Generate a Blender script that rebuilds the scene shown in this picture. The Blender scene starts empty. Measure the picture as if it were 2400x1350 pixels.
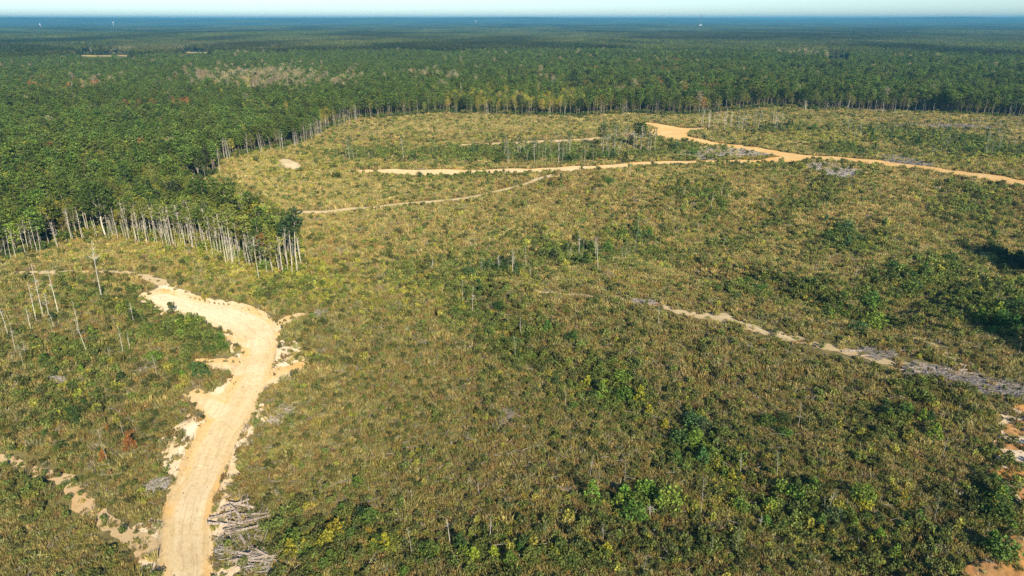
import bpy, math, random
import numpy as np
from mathutils import Vector, Euler, Matrix

S = bpy.context.scene
C = S.collection
R = math.radians
# ---------------------------------------------------------------- camera
H = 65.0
FPX = 1600.0                 # focal length in pixels of the 2400 px wide photograph
PITCH = math.atan((675 - 44.5) / FPX)
cam_d = bpy.data.cameras.new("camera")
cam_d.sensor_width = 36.0
cam_d.lens = 24.0
cam_d.clip_start = 1.0
cam_d.clip_end = 200000.0
cam = bpy.data.objects.new("camera", cam_d)
C.objects.link(cam)
cam.location = (0, 0, H)
cam.rotation_euler = (math.pi / 2 - PITCH, 0, 0)
S.camera = cam
# ---------------------------------------------------------------- light
SUN_EL, SUN_AZ = R(29.0), R(-24.0)     # azimuth in which the shadows fall, from +Y towards -X
EXPOSURE = 0.85
shd = Vector((math.sin(SUN_AZ), math.cos(SUN_AZ), 0))
sun_d = bpy.data.lights.new("sun", 'SUN')
sun_d.energy = 4.6
sun_d.angle = R(0.5)
sun_d.color = (1.0, 0.88, 0.68)
sun = bpy.data.objects.new("sun", sun_d)
C.objects.link(sun)
ldir = Vector((shd.x * math.cos(SUN_EL), shd.y * math.cos(SUN_EL), -math.sin(SUN_EL)))
sun.rotation_euler = ldir.to_track_quat('-Z', 'Y').to_euler()
W = bpy.data.worlds.new("World")
S.world = W
W.use_nodes = True
wn = W.node_tree
for n in list(wn.nodes):
    wn.nodes.remove(n)
sky = wn.nodes.new('ShaderNodeTexSky')
sky.sky_type = 'NISHITA'
sky.sun_disc = False
sky.sun_elevation = SUN_EL
sky.sun_rotation = math.atan2(-shd.x, -shd.y)
sky.altitude = 100
sky.air_density = 1.0
sky.dust_density = 0.3
sky.ozone_density = 1.5
bg = wn.nodes.new('ShaderNodeBackground')
bg.inputs['Strength'].default_value = 0.095
wo = wn.nodes.new('ShaderNodeOutputWorld')
tintn = wn.nodes.new('ShaderNodeMix'); tintn.data_type = 'RGBA'; tintn.blend_type = 'MULTIPLY'
tintn.inputs[0].default_value = 1.0
tintn.inputs[7].default_value = (0.66, 0.86, 1.12, 1)
wn.links.new(sky.outputs[0], tintn.inputs[6])
wn.links.new(tintn.outputs[2], bg.inputs[0])
wn.links.new(bg.outputs[0], wo.inputs[0])
S.view_settings.view_transform = 'Standard'
S.view_settings.look = 'None'
S.view_settings.exposure = EXPOSURE
S.view_settings.gamma = 1.0
S.view_settings.use_curve_mapping = False
S.render.engine = 'CYCLES'
S.cycles.max_bounces = 4
S.cycles.diffuse_bounces = 2
S.cycles.glossy_bounces = 1
S.cycles.transmission_bounces = 2
S.cycles.volume_bounces = 0
S.cycles.use_adaptive_sampling = True
S.cycles.adaptive_threshold = 0.02
S.cycles.use_denoising = True
S.cycles.denoising_prefilter = 'NONE'
S.render.filter_size = 1.3 if hasattr(S.render, 'filter_size') else 1.5

rng = np.random.default_rng(7)
random.seed(7)

# ---------------------------------------------------------------- noise
def _hash(ix, iy, s):
    h = (ix.astype(np.int64) * 374761393 + iy.astype(np.int64) * 668265263 + s * 974634777) & 0xFFFFFFFF
    h = ((h ^ (h >> 13)) * 1274126177) & 0xFFFFFFFF
    h = ((h ^ (h >> 16)) * 2246822519) & 0xFFFFFFFF
    return ((h ^ (h >> 15)) & 0xFFFFFF) / float(0xFFFFFF)

def vn(x, y, s=0):
    """value noise, 0..1"""
    x = np.asarray(x, float); y = np.asarray(y, float)
    ix = np.floor(x); iy = np.floor(y)
    fx = x - ix; fy = y - iy
    fx = fx * fx * (3 - 2 * fx); fy = fy * fy * (3 - 2 * fy)
    a = _hash(ix, iy, s); b = _hash(ix + 1, iy, s); c = _hash(ix, iy + 1, s); d = _hash(ix + 1, iy + 1, s)
    return (a * (1 - fx) + b * fx) * (1 - fy) + (c * (1 - fx) + d * fx) * fy

def fbm(x, y, s=0, o=3):
    t = 0; a = 0.5; n = 0
    for k in range(o):
        t = t + a * vn(x * 2 ** k + 17.3 * k, y * 2 ** k - 9.1 * k, s + k); n += a; a *= 0.5
    return t / n

def sst(a, b, x):
    t = np.clip((x - a) / (b - a), 0, 1)
    return t * t * (3 - 2 * t)

# ---------------------------------------------------------------- terrain
def flat(px, py):
    u = (px - 1200.) / FPX; v = (675. - py) / FPX
    c_, s_ = math.cos(PITCH), math.sin(PITCH)
    t = H / (s_ - v * c_)
    return (u * t, (c_ + v * s_) * t)
GULLY = [([flat(*q) for q in L], d, w) for L, d, w in (
    ([(1620, 600), (1750, 660), (1880, 700), (2010, 745), (2130, 700), (2270, 640), (2420, 600)], 3.6, 9.),
    ([(960, 640), (1130, 725), (1250, 830), (1420, 925), (1650, 1060), (1850, 1200), (2050, 1320)], 2.2, 6.),
    ([(1120, 640), (1330, 598), (1500, 560), (1760, 505), (1900, 450)], 3.0, 10.),
    ([(1300, 372), (1420, 366), (1600, 346)], 2.0, 12.))]
def gully(x, y):
    z = np.zeros(np.shape(x))
    for P, dep, w in GULLY:
        d2 = np.full(np.shape(x), 1e12)
        for i in range(len(P) - 1):
            ax, ay = P[i]; ex, ey = P[i + 1][0] - ax, P[i + 1][1] - ay
            t = np.clip(((x - ax) * ex + (y - ay) * ey) / (ex * ex + ey * ey), 0, 1)
            d2 = np.minimum(d2, (x - ax - t * ex) ** 2 + (y - ay - t * ey) ** 2)
        z = z - dep * np.exp(-d2 / (w * w))
    return z

def hs(x, y):
    """smooth ground height"""
    x = np.asarray(x, float); y = np.asarray(y, float)
    D = np.hypot(x, y)
    z = (fbm(x / 62., y / 70., 3, 2) - 0.5) * (7.0 + 2.5 * sst(10, 60, x)) * sst(70, 150, D) * (1 - sst(560, 900, D)) * (1 - .75 * np.exp(-((y - 335 + 0.10 * x) / 60.) ** 2))
    z = z + 3.4 * np.exp(-((y - 300 + 0.10 * x) / 50.) ** 2) * sst(-30, 40, x)
    z = z - 3.2 * np.exp(-((y - 215) / 42.) ** 2) * sst(10, 90, x)
    z = z + gully(x, y)
    z = z + (fbm(x / 900., y / 900., 11, 3) - 0.5) * 16 * sst(700, 2500, D)
    z = z + (fbm(x / 3500., y / 3500., 15, 3) - 0.5) * 44 * sst(3000, 9000, D)
    z = z + np.maximum(0, fbm(x / 5200., y / 5000., 21, 3) - 0.44) * 230 * sst(8000, 14000, D)
    return z

cP, sP = math.cos(PITCH), math.sin(PITCH)
def ray(px, py):
    u = (px - 1200.) / FPX; v = (675. - py) / FPX
    d = np.array([u, cP + v * sP, -sP + v * cP])
    return d

def at(px, py, up=0.0):
    """ground point that the photograph shows at a pixel"""
    d = ray(px, py)
    z = 0.0; p = None
    for k in range(12):
        t = (H - z - up) / max(-d[2], 1e-4)
        p = d * t
        z = 0.5 * z + 0.5 * float(hs(p[0], p[1]))
    return (p[0], p[1])

def at_l(L):
    return np.array([at(a[0], a[1]) for a in L])

# ---------------------------------------------------------------- plan of the place (pixels of the photograph -> ground)
clear_px = [(-700, 720), (-300, 660), (0, 614), (60, 602), (130, 580), (200, 556), (280, 560), (330, 566), (400, 574), (450, 580), (520, 602),
            (560, 618), (600, 632), (640, 640), (700, 640), (712, 610), (700, 575), (660, 548), (600, 528), (530, 505), (470, 480), (445, 462), (440, 445),
            (460, 430), (500, 412), (530, 375), (620, 357), (700, 343), (760, 309), (835, 281), (940, 273), (1060, 266), (1200, 271),
            (1370, 273), (1500, 268), (1560, 272), (1620, 270), (1700, 262), (1900, 258), (2000, 259), (2150, 263), (2250, 270), (2400, 277),
            (3000, 295), (3600, 500), (3200, 1500), (1200, 2600), (-1500, 1600)]
CLEAR = at_l(clear_px)

def polysd(x, y, P):
    """signed distance to polygon, + inside"""
    x = np.asarray(x, float); y = np.asarray(y, float)
    d = np.full(x.shape, 1e18); ins = np.zeros(x.shape, bool)
    n = len(P)
    for i in range(n):
        ax, ay = P[i]; bx, by = P[(i + 1) % n]
        ex, ey = bx - ax, by - ay
        t = np.clip(((x - ax) * ex + (y - ay) * ey) / (ex * ex + ey * ey + 1e-12), 0, 1)
        d = np.minimum(d, (x - ax - t * ex) ** 2 + (y - ay - t * ey) ** 2)
        c = (ay > y) != (by > y)
        if ay != by:
            ins ^= c & (x < (bx - ax) * (y - ay) / (by - ay) + ax)
    d = np.sqrt(d)
    return np.where(ins, d, -d)

def linesd(x, y, P, hw):
    """max over segments of (half width - distance); also along and lateral coordinates"""
    x = np.asarray(x, float); y = np.asarray(y, float)
    best = np.full(x.shape, -1e9); U = np.zeros(x.shape); V = np.zeros(x.shape)
    s = 0.0
    for i in range(len(P) - 1):
        ax, ay = P[i]; bx, by = P[i + 1]
        ex, ey = bx - ax, by - ay
        L = math.hypot(ex, ey) + 1e-9
        t = np.clip(((x - ax) * ex + (y - ay) * ey) / (L * L), 0, 1)
        dx = x - ax - t * ex; dy = y - ay - t * ey
        f = hw[i] + (hw[i + 1] - hw[i]) * t - np.hypot(dx, dy)
        lat = (ex * dy - ey * dx) / L
        m = f > best
        best = np.where(m, f, best); U = np.where(m, s + t * L, U); V = np.where(m, lat, V)
        s += L
    return best, U, V

def smoothline(P, hw, n=4):
    P = np.asarray(P, float); hw = np.asarray(hw, float)
    out = []; oh = []
    for i in range(len(P) - 1):
        p0 = P[max(i - 1, 0)]; p1 = P[i]; p2 = P[i + 1]; p3 = P[min(i + 2, len(P) - 1)]
        for k in range(n):
            t = k / n
            out.append(0.5 * ((2 * p1) + (-p0 + p2) * t + (2 * p0 - 5 * p1 + 4 * p2 - p3) * t * t + (-p0 + 3 * p1 - 3 * p2 + p3) * t ** 3))
            oh.append(hw[i] * (1 - t) + hw[i + 1] * t)
    out.append(P[-1]); oh.append(hw[-1])
    return np.array(out), np.array(oh)

# near haul road: left and right edge pixels
lr = [((340, 1560), (478, 1560)), ((381, 1350), (488, 1350)), ((376, 1290), (490, 1290)), ((384, 1215), (490, 1215)), ((405, 1146), (510, 1146)), ((433, 1091), (531, 1091)),
      ((455, 1035), (553, 1035)), ((485, 983), (586, 983)), ((522, 942), (603, 942)), ((545, 900), (622, 900)), ((564, 860), (636, 860)),
      ((573, 815), (645, 812)), ((560, 785), (652, 780)), ((520, 762), (640, 757)), ((478, 745), (600, 739)), ((440, 728), (553, 724)), ((395, 712), (485, 708)),
      ((355, 706), (441, 695)), ((340, 700), (405, 680))]
Lp = at_l([a for a, b in lr]); Rp = at_l([b for a, b in lr])
near_c, near_h = smoothline((Lp + Rp) / 2, np.hypot(*(Lp - Rp).T) / 2)
def ln(pts, hw, n=3):
    if not isinstance(hw, (list, tuple)):
        hw = [hw] * len(pts)
    return smoothline(at_l(pts), hw, n)

SPUR = [ln([(622, 782), (650, 765), (676, 750), (703, 740)], [1.6, 1.6, 1.5, 1.3]),
        ln([(585, 803), (560, 797), (535, 795), (508, 798)], [1.8, 1.3, 1.0, 0.7]),
        ln([(570, 862), (540, 856), (510, 851), (468, 850)], [2.6, 2.2, 1.8, 0.8]),
        ln([(514, 958), (495, 945), (475, 932), (450, 923)], [2.5, 2.1, 1.7, 0.9]),
        ln([(622, 897), (650, 882), (680, 868), (706, 858)], [1.7, 1.6, 1.5, 1.0])]
SANDP = [at_l(p) for p in [
    [(645, 850), (648, 806), (690, 800), (722, 815), (700, 832), (712, 848), (690, 872), (660, 892), (625, 912)],
    [(560, 832), (538, 828), (546, 806), (575, 800), (582, 830)],
    [(545, 892), (520, 896), (492, 908), (476, 920), (500, 935), (520, 950), (545, 915)],
    [(500, 960), (455, 967), (440, 985), (412, 1000), (388, 1024), (400, 1050), (385, 1095), (398, 1118), (420, 1130), (450, 1060), (490, 990)],
    [(605, 955), (608, 975), (622, 985), (600, 1000), (580, 1035), (560, 1060), (555, 1090), (575, 1110), (545, 1130), (530, 1165), (560, 1180), (520, 1200),
     (535, 1240), (500, 1290), (505, 1330), (560, 1342), (540, 1400), (470, 1400), (490, 1200), (540, 1060)],
    [(385, 1350), (383, 1230), (362, 1225), (330, 1240), (335, 1260), (352, 1290), (330, 1330), (335, 1420), (385, 1420)],
    [(330, 712), (325, 700), (340, 688), (364, 680), (372, 664), (392, 664), (430, 680), (450, 686), (445, 696), (600, 740), (560, 775), (520, 765), (485, 757), (430, 748), (402, 740), (375, 737), (345, 728)],
    [(540, 722), (536, 712), (552, 708), (558, 716), (552, 726)],
    [(560, 770), (590, 770), (590, 830), (560, 850), (575, 815), (535, 800), (528, 785)],
]]
FAR = [ln([(843, 402), (900, 403), (980, 404.5), (1060, 406), (1150, 404), (1250, 401), (1330, 397), (1400, 394), (1500, 386), (1600, 382.5), (1700, 381),
           (1800, 379), (1880, 371.5), (1960, 374), (2060, 382), (2160, 395), (2260, 408), (2340, 420), (2400, 431), (2600, 460)],
          [2, 3.6, 4.6, 5.2, 4.8, 4.5, 4.2, 3.6, 4.2, 4.2, 4.2, 4.2, 7, 7.5, 6.5, 4.6, 4.2, 4.4, 4.6, 4.6]),
       ln([(1880, 369), (1800, 356), (1700, 342), (1640, 332.5), (1585, 323), (1562, 316), (1570, 309), (1600, 304), (1645, 303)],
          [6, 4.6, 4.8, 5.5, 6.5, 9, 9, 7, 4], 4),
       ln([(1512, 288), (1535, 293), (1560, 298), (1582, 303)], [3.5, 7, 7, 5])]
TRK = [ln([(-60, 1060), (24, 1083), (74, 1105), (141, 1119), (167, 1148), (207, 1194), (259, 1228), (307, 1265), (352, 1290)], [1.0, 1.2, 1.5, 1.4, 1.3, 1.4, 1.5, 1.5, 2.2]),
       ln([(690, 499), (760, 497), (850, 488), (950, 479), (1060, 469), (1120, 460), (1180, 446), (1240, 428.5), (1290, 412)], [2.2, 2.0, 1.6, 1.5, 1.3, 1.3, 1.3, 1.3, 1.5]),
       ln([(1070, 341), (1150, 338), (1220, 334), (1330, 331), (1400, 324)], [1.5, 2, 2.2, 2.0, 1.5]),
       ln([(1040, 291), (1120, 285), (1200, 286), (1300, 293)], [1.5, 2.2, 2.0, 1.5]),
       ln([(1580, 728), (1640, 739), (1690, 742), (1760, 766), (1860, 796), (1935, 815)], [0.8, 1.6, 2.3, 2.1, 1.8, 0.8]),
       ln([(662, 374), (680, 384), (692, 396)], [1.5, 4, 3.5])]
FAINT = [ln([(470, 443), (560, 436), (640, 434), (720, 428)], 1.6),
         ln([(60, 640), (180, 637), (260, 638), (330, 647), (385, 664)], 2.4),
         ln([(1255, 684), (1400, 696), (1520, 713), (1590, 731)], 1.5),
         ln([(1935, 815), (2050, 840), (2150, 864), (2250, 887), (2340, 906), (2450, 930)], 3.6),
         ln([(2150, 795), (2230, 835), (2300, 880)], 2.5),
         ln([(1900, 262), (1990, 275), (2060, 290)], 3)]
CLAYP = [at_l(p) for p in [
    [(2322, 1268), (2360, 1262), (2400, 1252), (2600, 1230), (2700, 1500), (2230, 1420), (2262, 1330), (2300, 1318), (2345, 1318), (2345, 1290)],
    [(2345, 1005), (2375, 990), (2400, 985), (2460, 985), (2460, 1035), (2400, 1028), (2360, 1022)],
    [(2318, 1042), (2350, 1040), (2400, 1042), (2460, 1042), (2460, 1056), (2390, 1058), (2350, 1052)],
    [(2305, 1102), (2350, 1100), (2400, 1104), (2460, 1104), (2460, 1132), (2380, 1134), (2330, 1122)],
    [(2375, 1150), (2460, 1150), (2460, 1190), (2395, 1180)],
    [(2370, 955), (2460, 940), (2460, 975), (2390, 970)]]]
PALEP = [at_l(p) for p in [[(2338, 1000), (2365, 965), (2400, 955), (2470, 945), (2470, 1200), (2385, 1195), (2372, 1150), (2350, 1140), (2320, 1112), (2300, 1104), (2330, 1085), (2345, 1060), (2318, 1045), (2340, 1035)]]]
SLASHP = [at_l(p) for p in [
    [(1590, 364), (1640, 352), (1720, 350), (1800, 358), (1815, 366), (1740, 374), (1640, 375)],
    [(1880, 388), (1930, 384), (1990, 392), (2015, 405), (1985, 419), (1940, 414), (1900, 400)],
    [(2055, 367), (2100, 365), (2160, 378), (2190, 391), (2140, 392), (2090, 382)],
    [(2110, 858), (2180, 860), (2280, 885), (2400, 905), (2460, 925), (2400, 940), (2300, 925), (2210, 900), (2130, 875)],
    [(1400, 322), (1460, 312), (1530, 310), (1545, 322), (1480, 328), (1405, 328)],
    [(2080, 293), (2200, 292), (2320, 297), (2330, 303), (2200, 301), (2100, 300)]]]
LOGP = [at_l(p) for p in [[(500, 1200), (560, 1188), (625, 1212), (618, 1280), (540, 1292), (500, 1262)], [(505, 1296), (570, 1288), (642, 1306), (634, 1352), (540, 1354)]]]
DARKP = [at_l(p) for p in [
    [(2265, 600), (2330, 572), (2480, 560), (2480, 700), (2380, 690), (2300, 640), (2200, 700), (2160, 690), (2240, 640)],
    [(2290, 720), (2350, 710), (2480, 740), (2480, 840), (2400, 820), (2310, 770)]]]

def near_f(x, y):
    f, U, V = linesd(x, y, near_c, near_h)
    g = f.copy()
    for P, h in SPUR:
        g = np.maximum(g, linesd(x, y, P, h * 1.25)[0])
    return g, f, U, V

def in_box(x, y, x0, x1, y0, y1):
    return (x > x0) & (x < x1) & (y > y0) & (y < y1)

def cut(x, y):
    """depth of the near road and spurs below the natural ground, and mounds of soil"""
    x = np.asarray(x, float); y = np.asarray(y, float)
    z = np.zeros(x.shape)
    m = in_box(x, y, -95, -20, 40, 180)
    if m.any():
        g, f, U, V = near_f(x[m], y[m])
        zz = -0.85 * sst(-0.40, 0.25, g + 0.5 * (vn(x[m] * .22, y[m] * .22, 5) - .5))
        zz += 0.32 * np.exp(-((g + 1.0) / 0.7) ** 2) * (0.2 + vn(x[m] * .25, y[m] * .25, 6))
        zz += 0.12 * (1 - np.clip(np.abs(V) / 3.2, 0, 1) ** 2) * (f > 0)
        z[m] += zz
    m = in_box(x, y, 50, 140, 55, 130)
    if m.any():
        g = np.full(x[m].shape, -99.)
        for P in CLAYP:
            g = np.maximum(g, polysd(x[m], y[m], P))
        w = sst(-1.5, .5, g)
        z[m] += w * (fbm(x[m] / 1.8, y[m] / 1.2, 9, 3) - .4) * 1.5
    return z

def hf(x, y):
    x = np.asarray(x, float); y = np.asarray(y, float)
    D = np.hypot(x, y)
    k = 1 - sst(350, 700, D)
    return hs(x, y) + cut(x, y) + k * ((fbm(x / 9., y / 9., 31, 2) - .5) * 0.9)

# ---------------------------------------------------------------- helpers for objects
def tag(o, label=None, cat=None, group=None, kind=None):
    if label: o['label'] = label
    if cat: o['category'] = cat
    if group: o['group'] = group
    if kind: o['kind'] = kind
    return o

def mesh_np(name, V, F, mats=None, mi=None, smooth=False):
    """V (n,3); F list or array of faces with equal length"""
    me = bpy.data.meshes.new(name)
    V = np.asarray(V, np.float32)
    if isinstance(F, np.ndarray):
        n, k = F.shape
        me.vertices.add(len(V)); me.vertices.foreach_set('co', V.ravel())
        me.loops.add(n * k); me.loops.foreach_set('vertex_index', F.astype(np.int32).ravel())
        me.polygons.add(n); me.polygons.foreach_set('loop_start', np.arange(0, n * k, k, dtype=np.int32))
        me.update(calc_edges=True)
    else:
        me.from_pydata(V.tolist(), [], F)
    for m in (mats or []):
        me.materials.append(m)
    if mi is not None:
        me.polygons.foreach_set('material_index', np.asarray(mi, np.int32))
    if smooth:
        me.polygons.foreach_set('use_smooth', np.ones(len(me.polygons), bool))
    return me

def add_attr(me, name, data, typ='FLOAT', dom='POINT'):
    a = me.attributes.new(name, typ, dom)
    key = 'value' if typ in ('FLOAT', 'INT') else ('vector' if typ == 'FLOAT_VECTOR' else 'color')
    a.data.foreach_set(key, np.asarray(data, np.int32 if typ == 'INT' else np.float32).ravel())

def link(me, name, parent=None):
    o = bpy.data.objects.new(name, me)
    C.objects.link(o)
    if parent: o.parent = parent
    return o

# ---------------------------------------------------------------- materials
def newmat(name):
    m = bpy.data.materials.new(name); m.use_nodes = True
    nt = m.node_tree
    for n in list(nt.nodes): nt.nodes.remove(n)
    return m, nt

class NB:
    def __init__(s, nt): s.nt = nt
    def n(s, t, **kw):
        x = s.nt.nodes.new(t)
        for k, v in kw.items():
            setattr(x, k, v)
        return x
    def l(s, a, b): s.nt.links.new(a, b)
    def noise(s, vec, scale, detail=3, rough=.55, mapv=None):
        if mapv is not None:
            m = s.n('ShaderNodeMapping'); m.inputs['Scale'].default_value = mapv; s.l(vec, m.inputs[0]); vec = m.outputs[0]
        t = s.n('ShaderNodeTexNoise'); t.inputs['Scale'].default_value = scale; t.inputs['Detail'].default_value = detail
        t.inputs['Roughness'].default_value = rough; s.l(vec, t.inputs['Vector']); return t.outputs['Fac']
    def ramp(s, fac, stops):
        r = s.n('ShaderNodeValToRGB'); e = r.color_ramp.elements
        while len(e) < len(stops): e.new(0.5)
        for i, (p, c) in enumerate(stops):
            e[i].position = p; e[i].color = (c[0], c[1], c[2], 1) if isinstance(c, (tuple, list)) else (c, c, c, 1)
        s.l(fac, r.inputs[0]); return r.outputs[0]
    def mix(s, fac, a, b, bt='MIX'):
        m = s.n('ShaderNodeMix', data_type='RGBA', blend_type=bt)
        if isinstance(fac, (int, float)): m.inputs[0].default_value = fac
        else: s.l(fac, m.inputs[0])
        for i, v in ((6, a), (7, b)):
            if isinstance(v, (tuple, list)): m.inputs[i].default_value = (v[0], v[1], v[2], 1)
            else: s.l(v, m.inputs[i])
        return m.outputs[2]
    def math(s, op, a, b=None):
        m = s.n('ShaderNodeMath', operation=op)
        for i, v in enumerate((a, b)):
            if v is None: continue
            if isinstance(v, (int, float)): m.inputs[i].default_value = v
            else: s.l(v, m.inputs[i])
        return m.outputs[0]
    def bump(s, h, dist, strength=1.0):
        b = s.n('ShaderNodeBump'); b.inputs['Distance'].default_value = dist; b.inputs['Strength'].default_value = strength
        s.l(h, b.inputs['Height']); return b.outputs[0]
    def out(s, col, normal=None, rough=.9):
        d = s.n('ShaderNodeBsdfDiffuse'); d.inputs['Roughness'].default_value = rough
        if isinstance(col, (tuple, list)): d.inputs[0].default_value = (*col, 1)
        else: s.l(col, d.inputs[0])
        if normal is not None: s.l(normal, d.inputs['Normal'])
        o = s.n('ShaderNodeOutputMaterial'); s.l(d.outputs[0], o.inputs[0]); return d

def foliage_mat(name, transl=0.22, lo=0.55, hi=1.45):
    """colour of the plant (its tint) varied leaf by leaf"""
    m, nt = newmat(name); b = NB(nt)
    t = b.n('ShaderNodeAttribute', attribute_type='INSTANCER', attribute_name='tint')
    r = b.n('ShaderNodeAttribute', attribute_type='GEOMETRY', attribute_name='rnd')
    v = b.math('ADD', b.math('MULTIPLY', r.outputs['Fac'], hi - lo), lo)
    cmb = b.n('ShaderNodeCombineXYZ')
    for i in range(3): b.l(v, cmb.inputs[i])
    col = b.mix(1.0, t.outputs['Color'], cmb.outputs[0], 'MULTIPLY')
    d = b.n('ShaderNodeBsdfDiffuse'); tr = b.n('ShaderNodeBsdfTranslucent')
    b.l(col, d.inputs[0]); b.l(col, tr.inputs[0])
    ms = b.n('ShaderNodeMixShader'); ms.inputs[0].default_value = transl
    b.l(d.outputs[0], ms.inputs[1]); b.l(tr.outputs[0], ms.inputs[2])
    o = b.n('ShaderNodeOutputMaterial'); b.l(ms.outputs[0], o.inputs[0])
    return m

M_leaf = foliage_mat('leaves')
M_grass = foliage_mat('grass_blades', 0.3)
def bark_mat(name, c1, c2, c3):
    m, nt = newmat(name); b = NB(nt)
    tc = b.n('ShaderNodeTexCoord')
    oi = b.n('ShaderNodeObjectInfo')
    n1 = b.noise(tc.outputs['Object'], 1.0, 4, .6, (6, 6, 1.2))
    col = b.ramp(n1, [(0.3, c1), (0.5, c2), (0.7, c3)])
    v = b.math('ADD', b.math('MULTIPLY', oi.outputs['Random'], 0.5), 0.75)
    cmb = b.n('ShaderNodeCombineXYZ')
    for i in range(3): b.l(v, cmb.inputs[i])
    col = b.mix(1.0, col, cmb.outputs[0], 'MULTIPLY')
    b.out(col, b.bump(n1, .04, .6))
    return m
M_bark = bark_mat('pine_bark', (.10, .08, .06), (.21, .17, .13), (.33, .28, .22))
M_pale = bark_mat('pale_bark', (.19, .17, .125), (.33, .30, .23), (.49, .45, .36))
M_snag = bark_mat('weathered_wood', (.28, .255, .20), (.45, .415, .34), (.62, .58, .49))
M_log = bark_mat('cut_log_bark', (.14, .105, .075), (.30, .24, .185), (.52, .46, .39))
M_slash = bark_mat('grey_twigs', (.17, .15, .135), (.33, .30, .27), (.52, .48, .43))

# sand road surface
def sand_mat(name, base, warm, pale, streak=True):
    m, nt = newmat(name); b = NB(nt)
    g = b.n('ShaderNodeNewGeometry').outputs['Position']
    ua = b.n('ShaderNodeAttribute', attribute_name='along'); va = b.n('ShaderNodeAttribute', attribute_name='across')
    ed = b.n('ShaderNodeAttribute', attribute_name='inset')
    cv = b.n('ShaderNodeCombineXYZ'); b.l(ua.outputs['Fac'], cv.inputs[0]); b.l(va.outputs['Fac'], cv.inputs[1])
    n_big = b.noise(g, .10, 3, .6)
    n_mid = b.noise(g, .55, 4, .6)
    n_fine = b.noise(g, 3.5, 5, .65)
    col = b.mix(b.ramp(n_big, [(.42, 0.), (.62, 1.)]), base, pale)
    # damp orange clay graded to the road's shoulders, in patches
    e1 = b.ramp(ed.outputs['Fac'], [(0.0, 1.), (.36, .85), (.62, 0.)])
    if streak:
        up = b.n('ShaderNodeMapRange'); b.l(ua.outputs['Fac'], up.inputs['Value']); up.inputs['From Min'].default_value = 70; up.inputs['From Max'].default_value = 118; up.inputs['To Max'].default_value = .75
        if name == 'orange_road':
            up.inputs['From Min'].default_value = 190; up.inputs['From Max'].default_value = 90; col = b.mix(up.outputs[0], col, (.50, .42, .27))
        if name == 'sandy_road': col = b.mix(up.outputs[0], col, (.56, .49, .355))
        wv = b.n('ShaderNodeVectorMath', operation='ADD'); nv = b.n('ShaderNodeTexNoise'); nv.inputs['Scale'].default_value = .25; b.l(g, nv.inputs['Vector']); b.l(cv.outputs[0], wv.inputs[0]); b.l(nv.outputs['Color'], wv.inputs[1])
        st = b.noise(wv.outputs[0], 1.0, 3, .6, (.05, 2.0, 1))
        col = b.mix(b.ramp(st, [(.40, 0.), (.62, .55)]), col, pale)
        st2 = b.noise(wv.outputs[0], 1.0, 3, .7, (.07, 3.2, 1))
        col = b.mix(b.ramp(st2, [(.52, 0.), (.66, .45)]), col, (base[0] * .62, base[1] * .58, base[2] * .55))
    col = b.mix(b.ramp(n_fine, [(.35, .32), (.55, 0.)]), col, (base[0] * .55, base[1] * .5, base[2] * .45))
    msk = b.math('MULTIPLY', e1, b.ramp(n_big, [(.42, 0.08), (.60, .85)]))
    col = b.mix(msk, col, warm)
    n_s = b.noise(g, 1.3, 5, .7)
    col = b.mix(b.ramp(n_s, [(.50, 0.), (.66, .42)]), col, (base[0] * .62, base[1] * .56, base[2] * .48))
    hgt = b.math('ADD', b.math('MULTIPLY', n_mid, 1.0), b.math('MULTIPLY', n_fine, .35))
    b.out(col, b.bump(hgt, .22, .8))
    return m
M_road = sand_mat('sandy_road', (.42, .325, .175), (.46, .285, .095), (.51, .42, .27))
M_road2 = sand_mat('orange_road', (.47, .285, .10), (.48, .25, .06), (.50, .36, .17))
M_sand = sand_mat('pale_sand', (.50, .41, .28), (.46, .33, .17), (.58, .51, .39), False)
M_track = sand_mat('track_dirt', (.36, .275, .155), (.34, .22, .10), (.44, .36, .24), False)
M_dull = sand_mat('dull_track_dirt', (.36, .29, .17), (.31, .23, .12), (.45, .38, .25), False)
M_clay = sand_mat('orange_clay', (.38, .205, .07), (.30, .13, .035), (.46, .33, .19), False)

def ground_mat():
    m, nt = newmat('ground_soil'); b = NB(nt)
    g = b.n('ShaderNodeNewGeometry').outputs['Position']
    cl = b.n('ShaderNodeAttribute', attribute_name='cover')       # colour of litter, leaf or dead grass lying here
    n1 = b.noise(g, .5, 5, .65); n2 = b.noise(g, 2.4, 4, .7)
    v = b.ramp(n1, [(.3, .55), (.7, 1.35)])
    col = b.mix(1.0, cl.outputs['Color'], v, 'MULTIPLY')
    col = b.mix(b.ramp(n2, [(.45, 0.), (.75, .35)]), col, (.20, .16, .09))
    # far woods seen as one canopy: clumps of crowns
    vor = b.n('ShaderNodeTexVoronoi'); vor.inputs['Scale'].default_value = 1 / 14.; b.l(g, vor.inputs['Vector'])
    far = b.n('ShaderNodeAttribute', attribute_name='far')
    nf = b.noise(g, 1 / 600., 5, .7)
    cf = b.mix(b.ramp(nf, [(.35, 0.), (.65, 1.)]), (.022, .045, .016), (.055, .075, .028))
    col = b.mix(far.outputs['Fac'], col, cf)
    nh = b.math('ADD', b.math('MULTIPLY', n1, .6), b.math('MULTIPLY', n2, .3))
    b.out(col, b.bump(nh, .5, .8))
    return m
M_ground = ground_mat()

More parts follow.
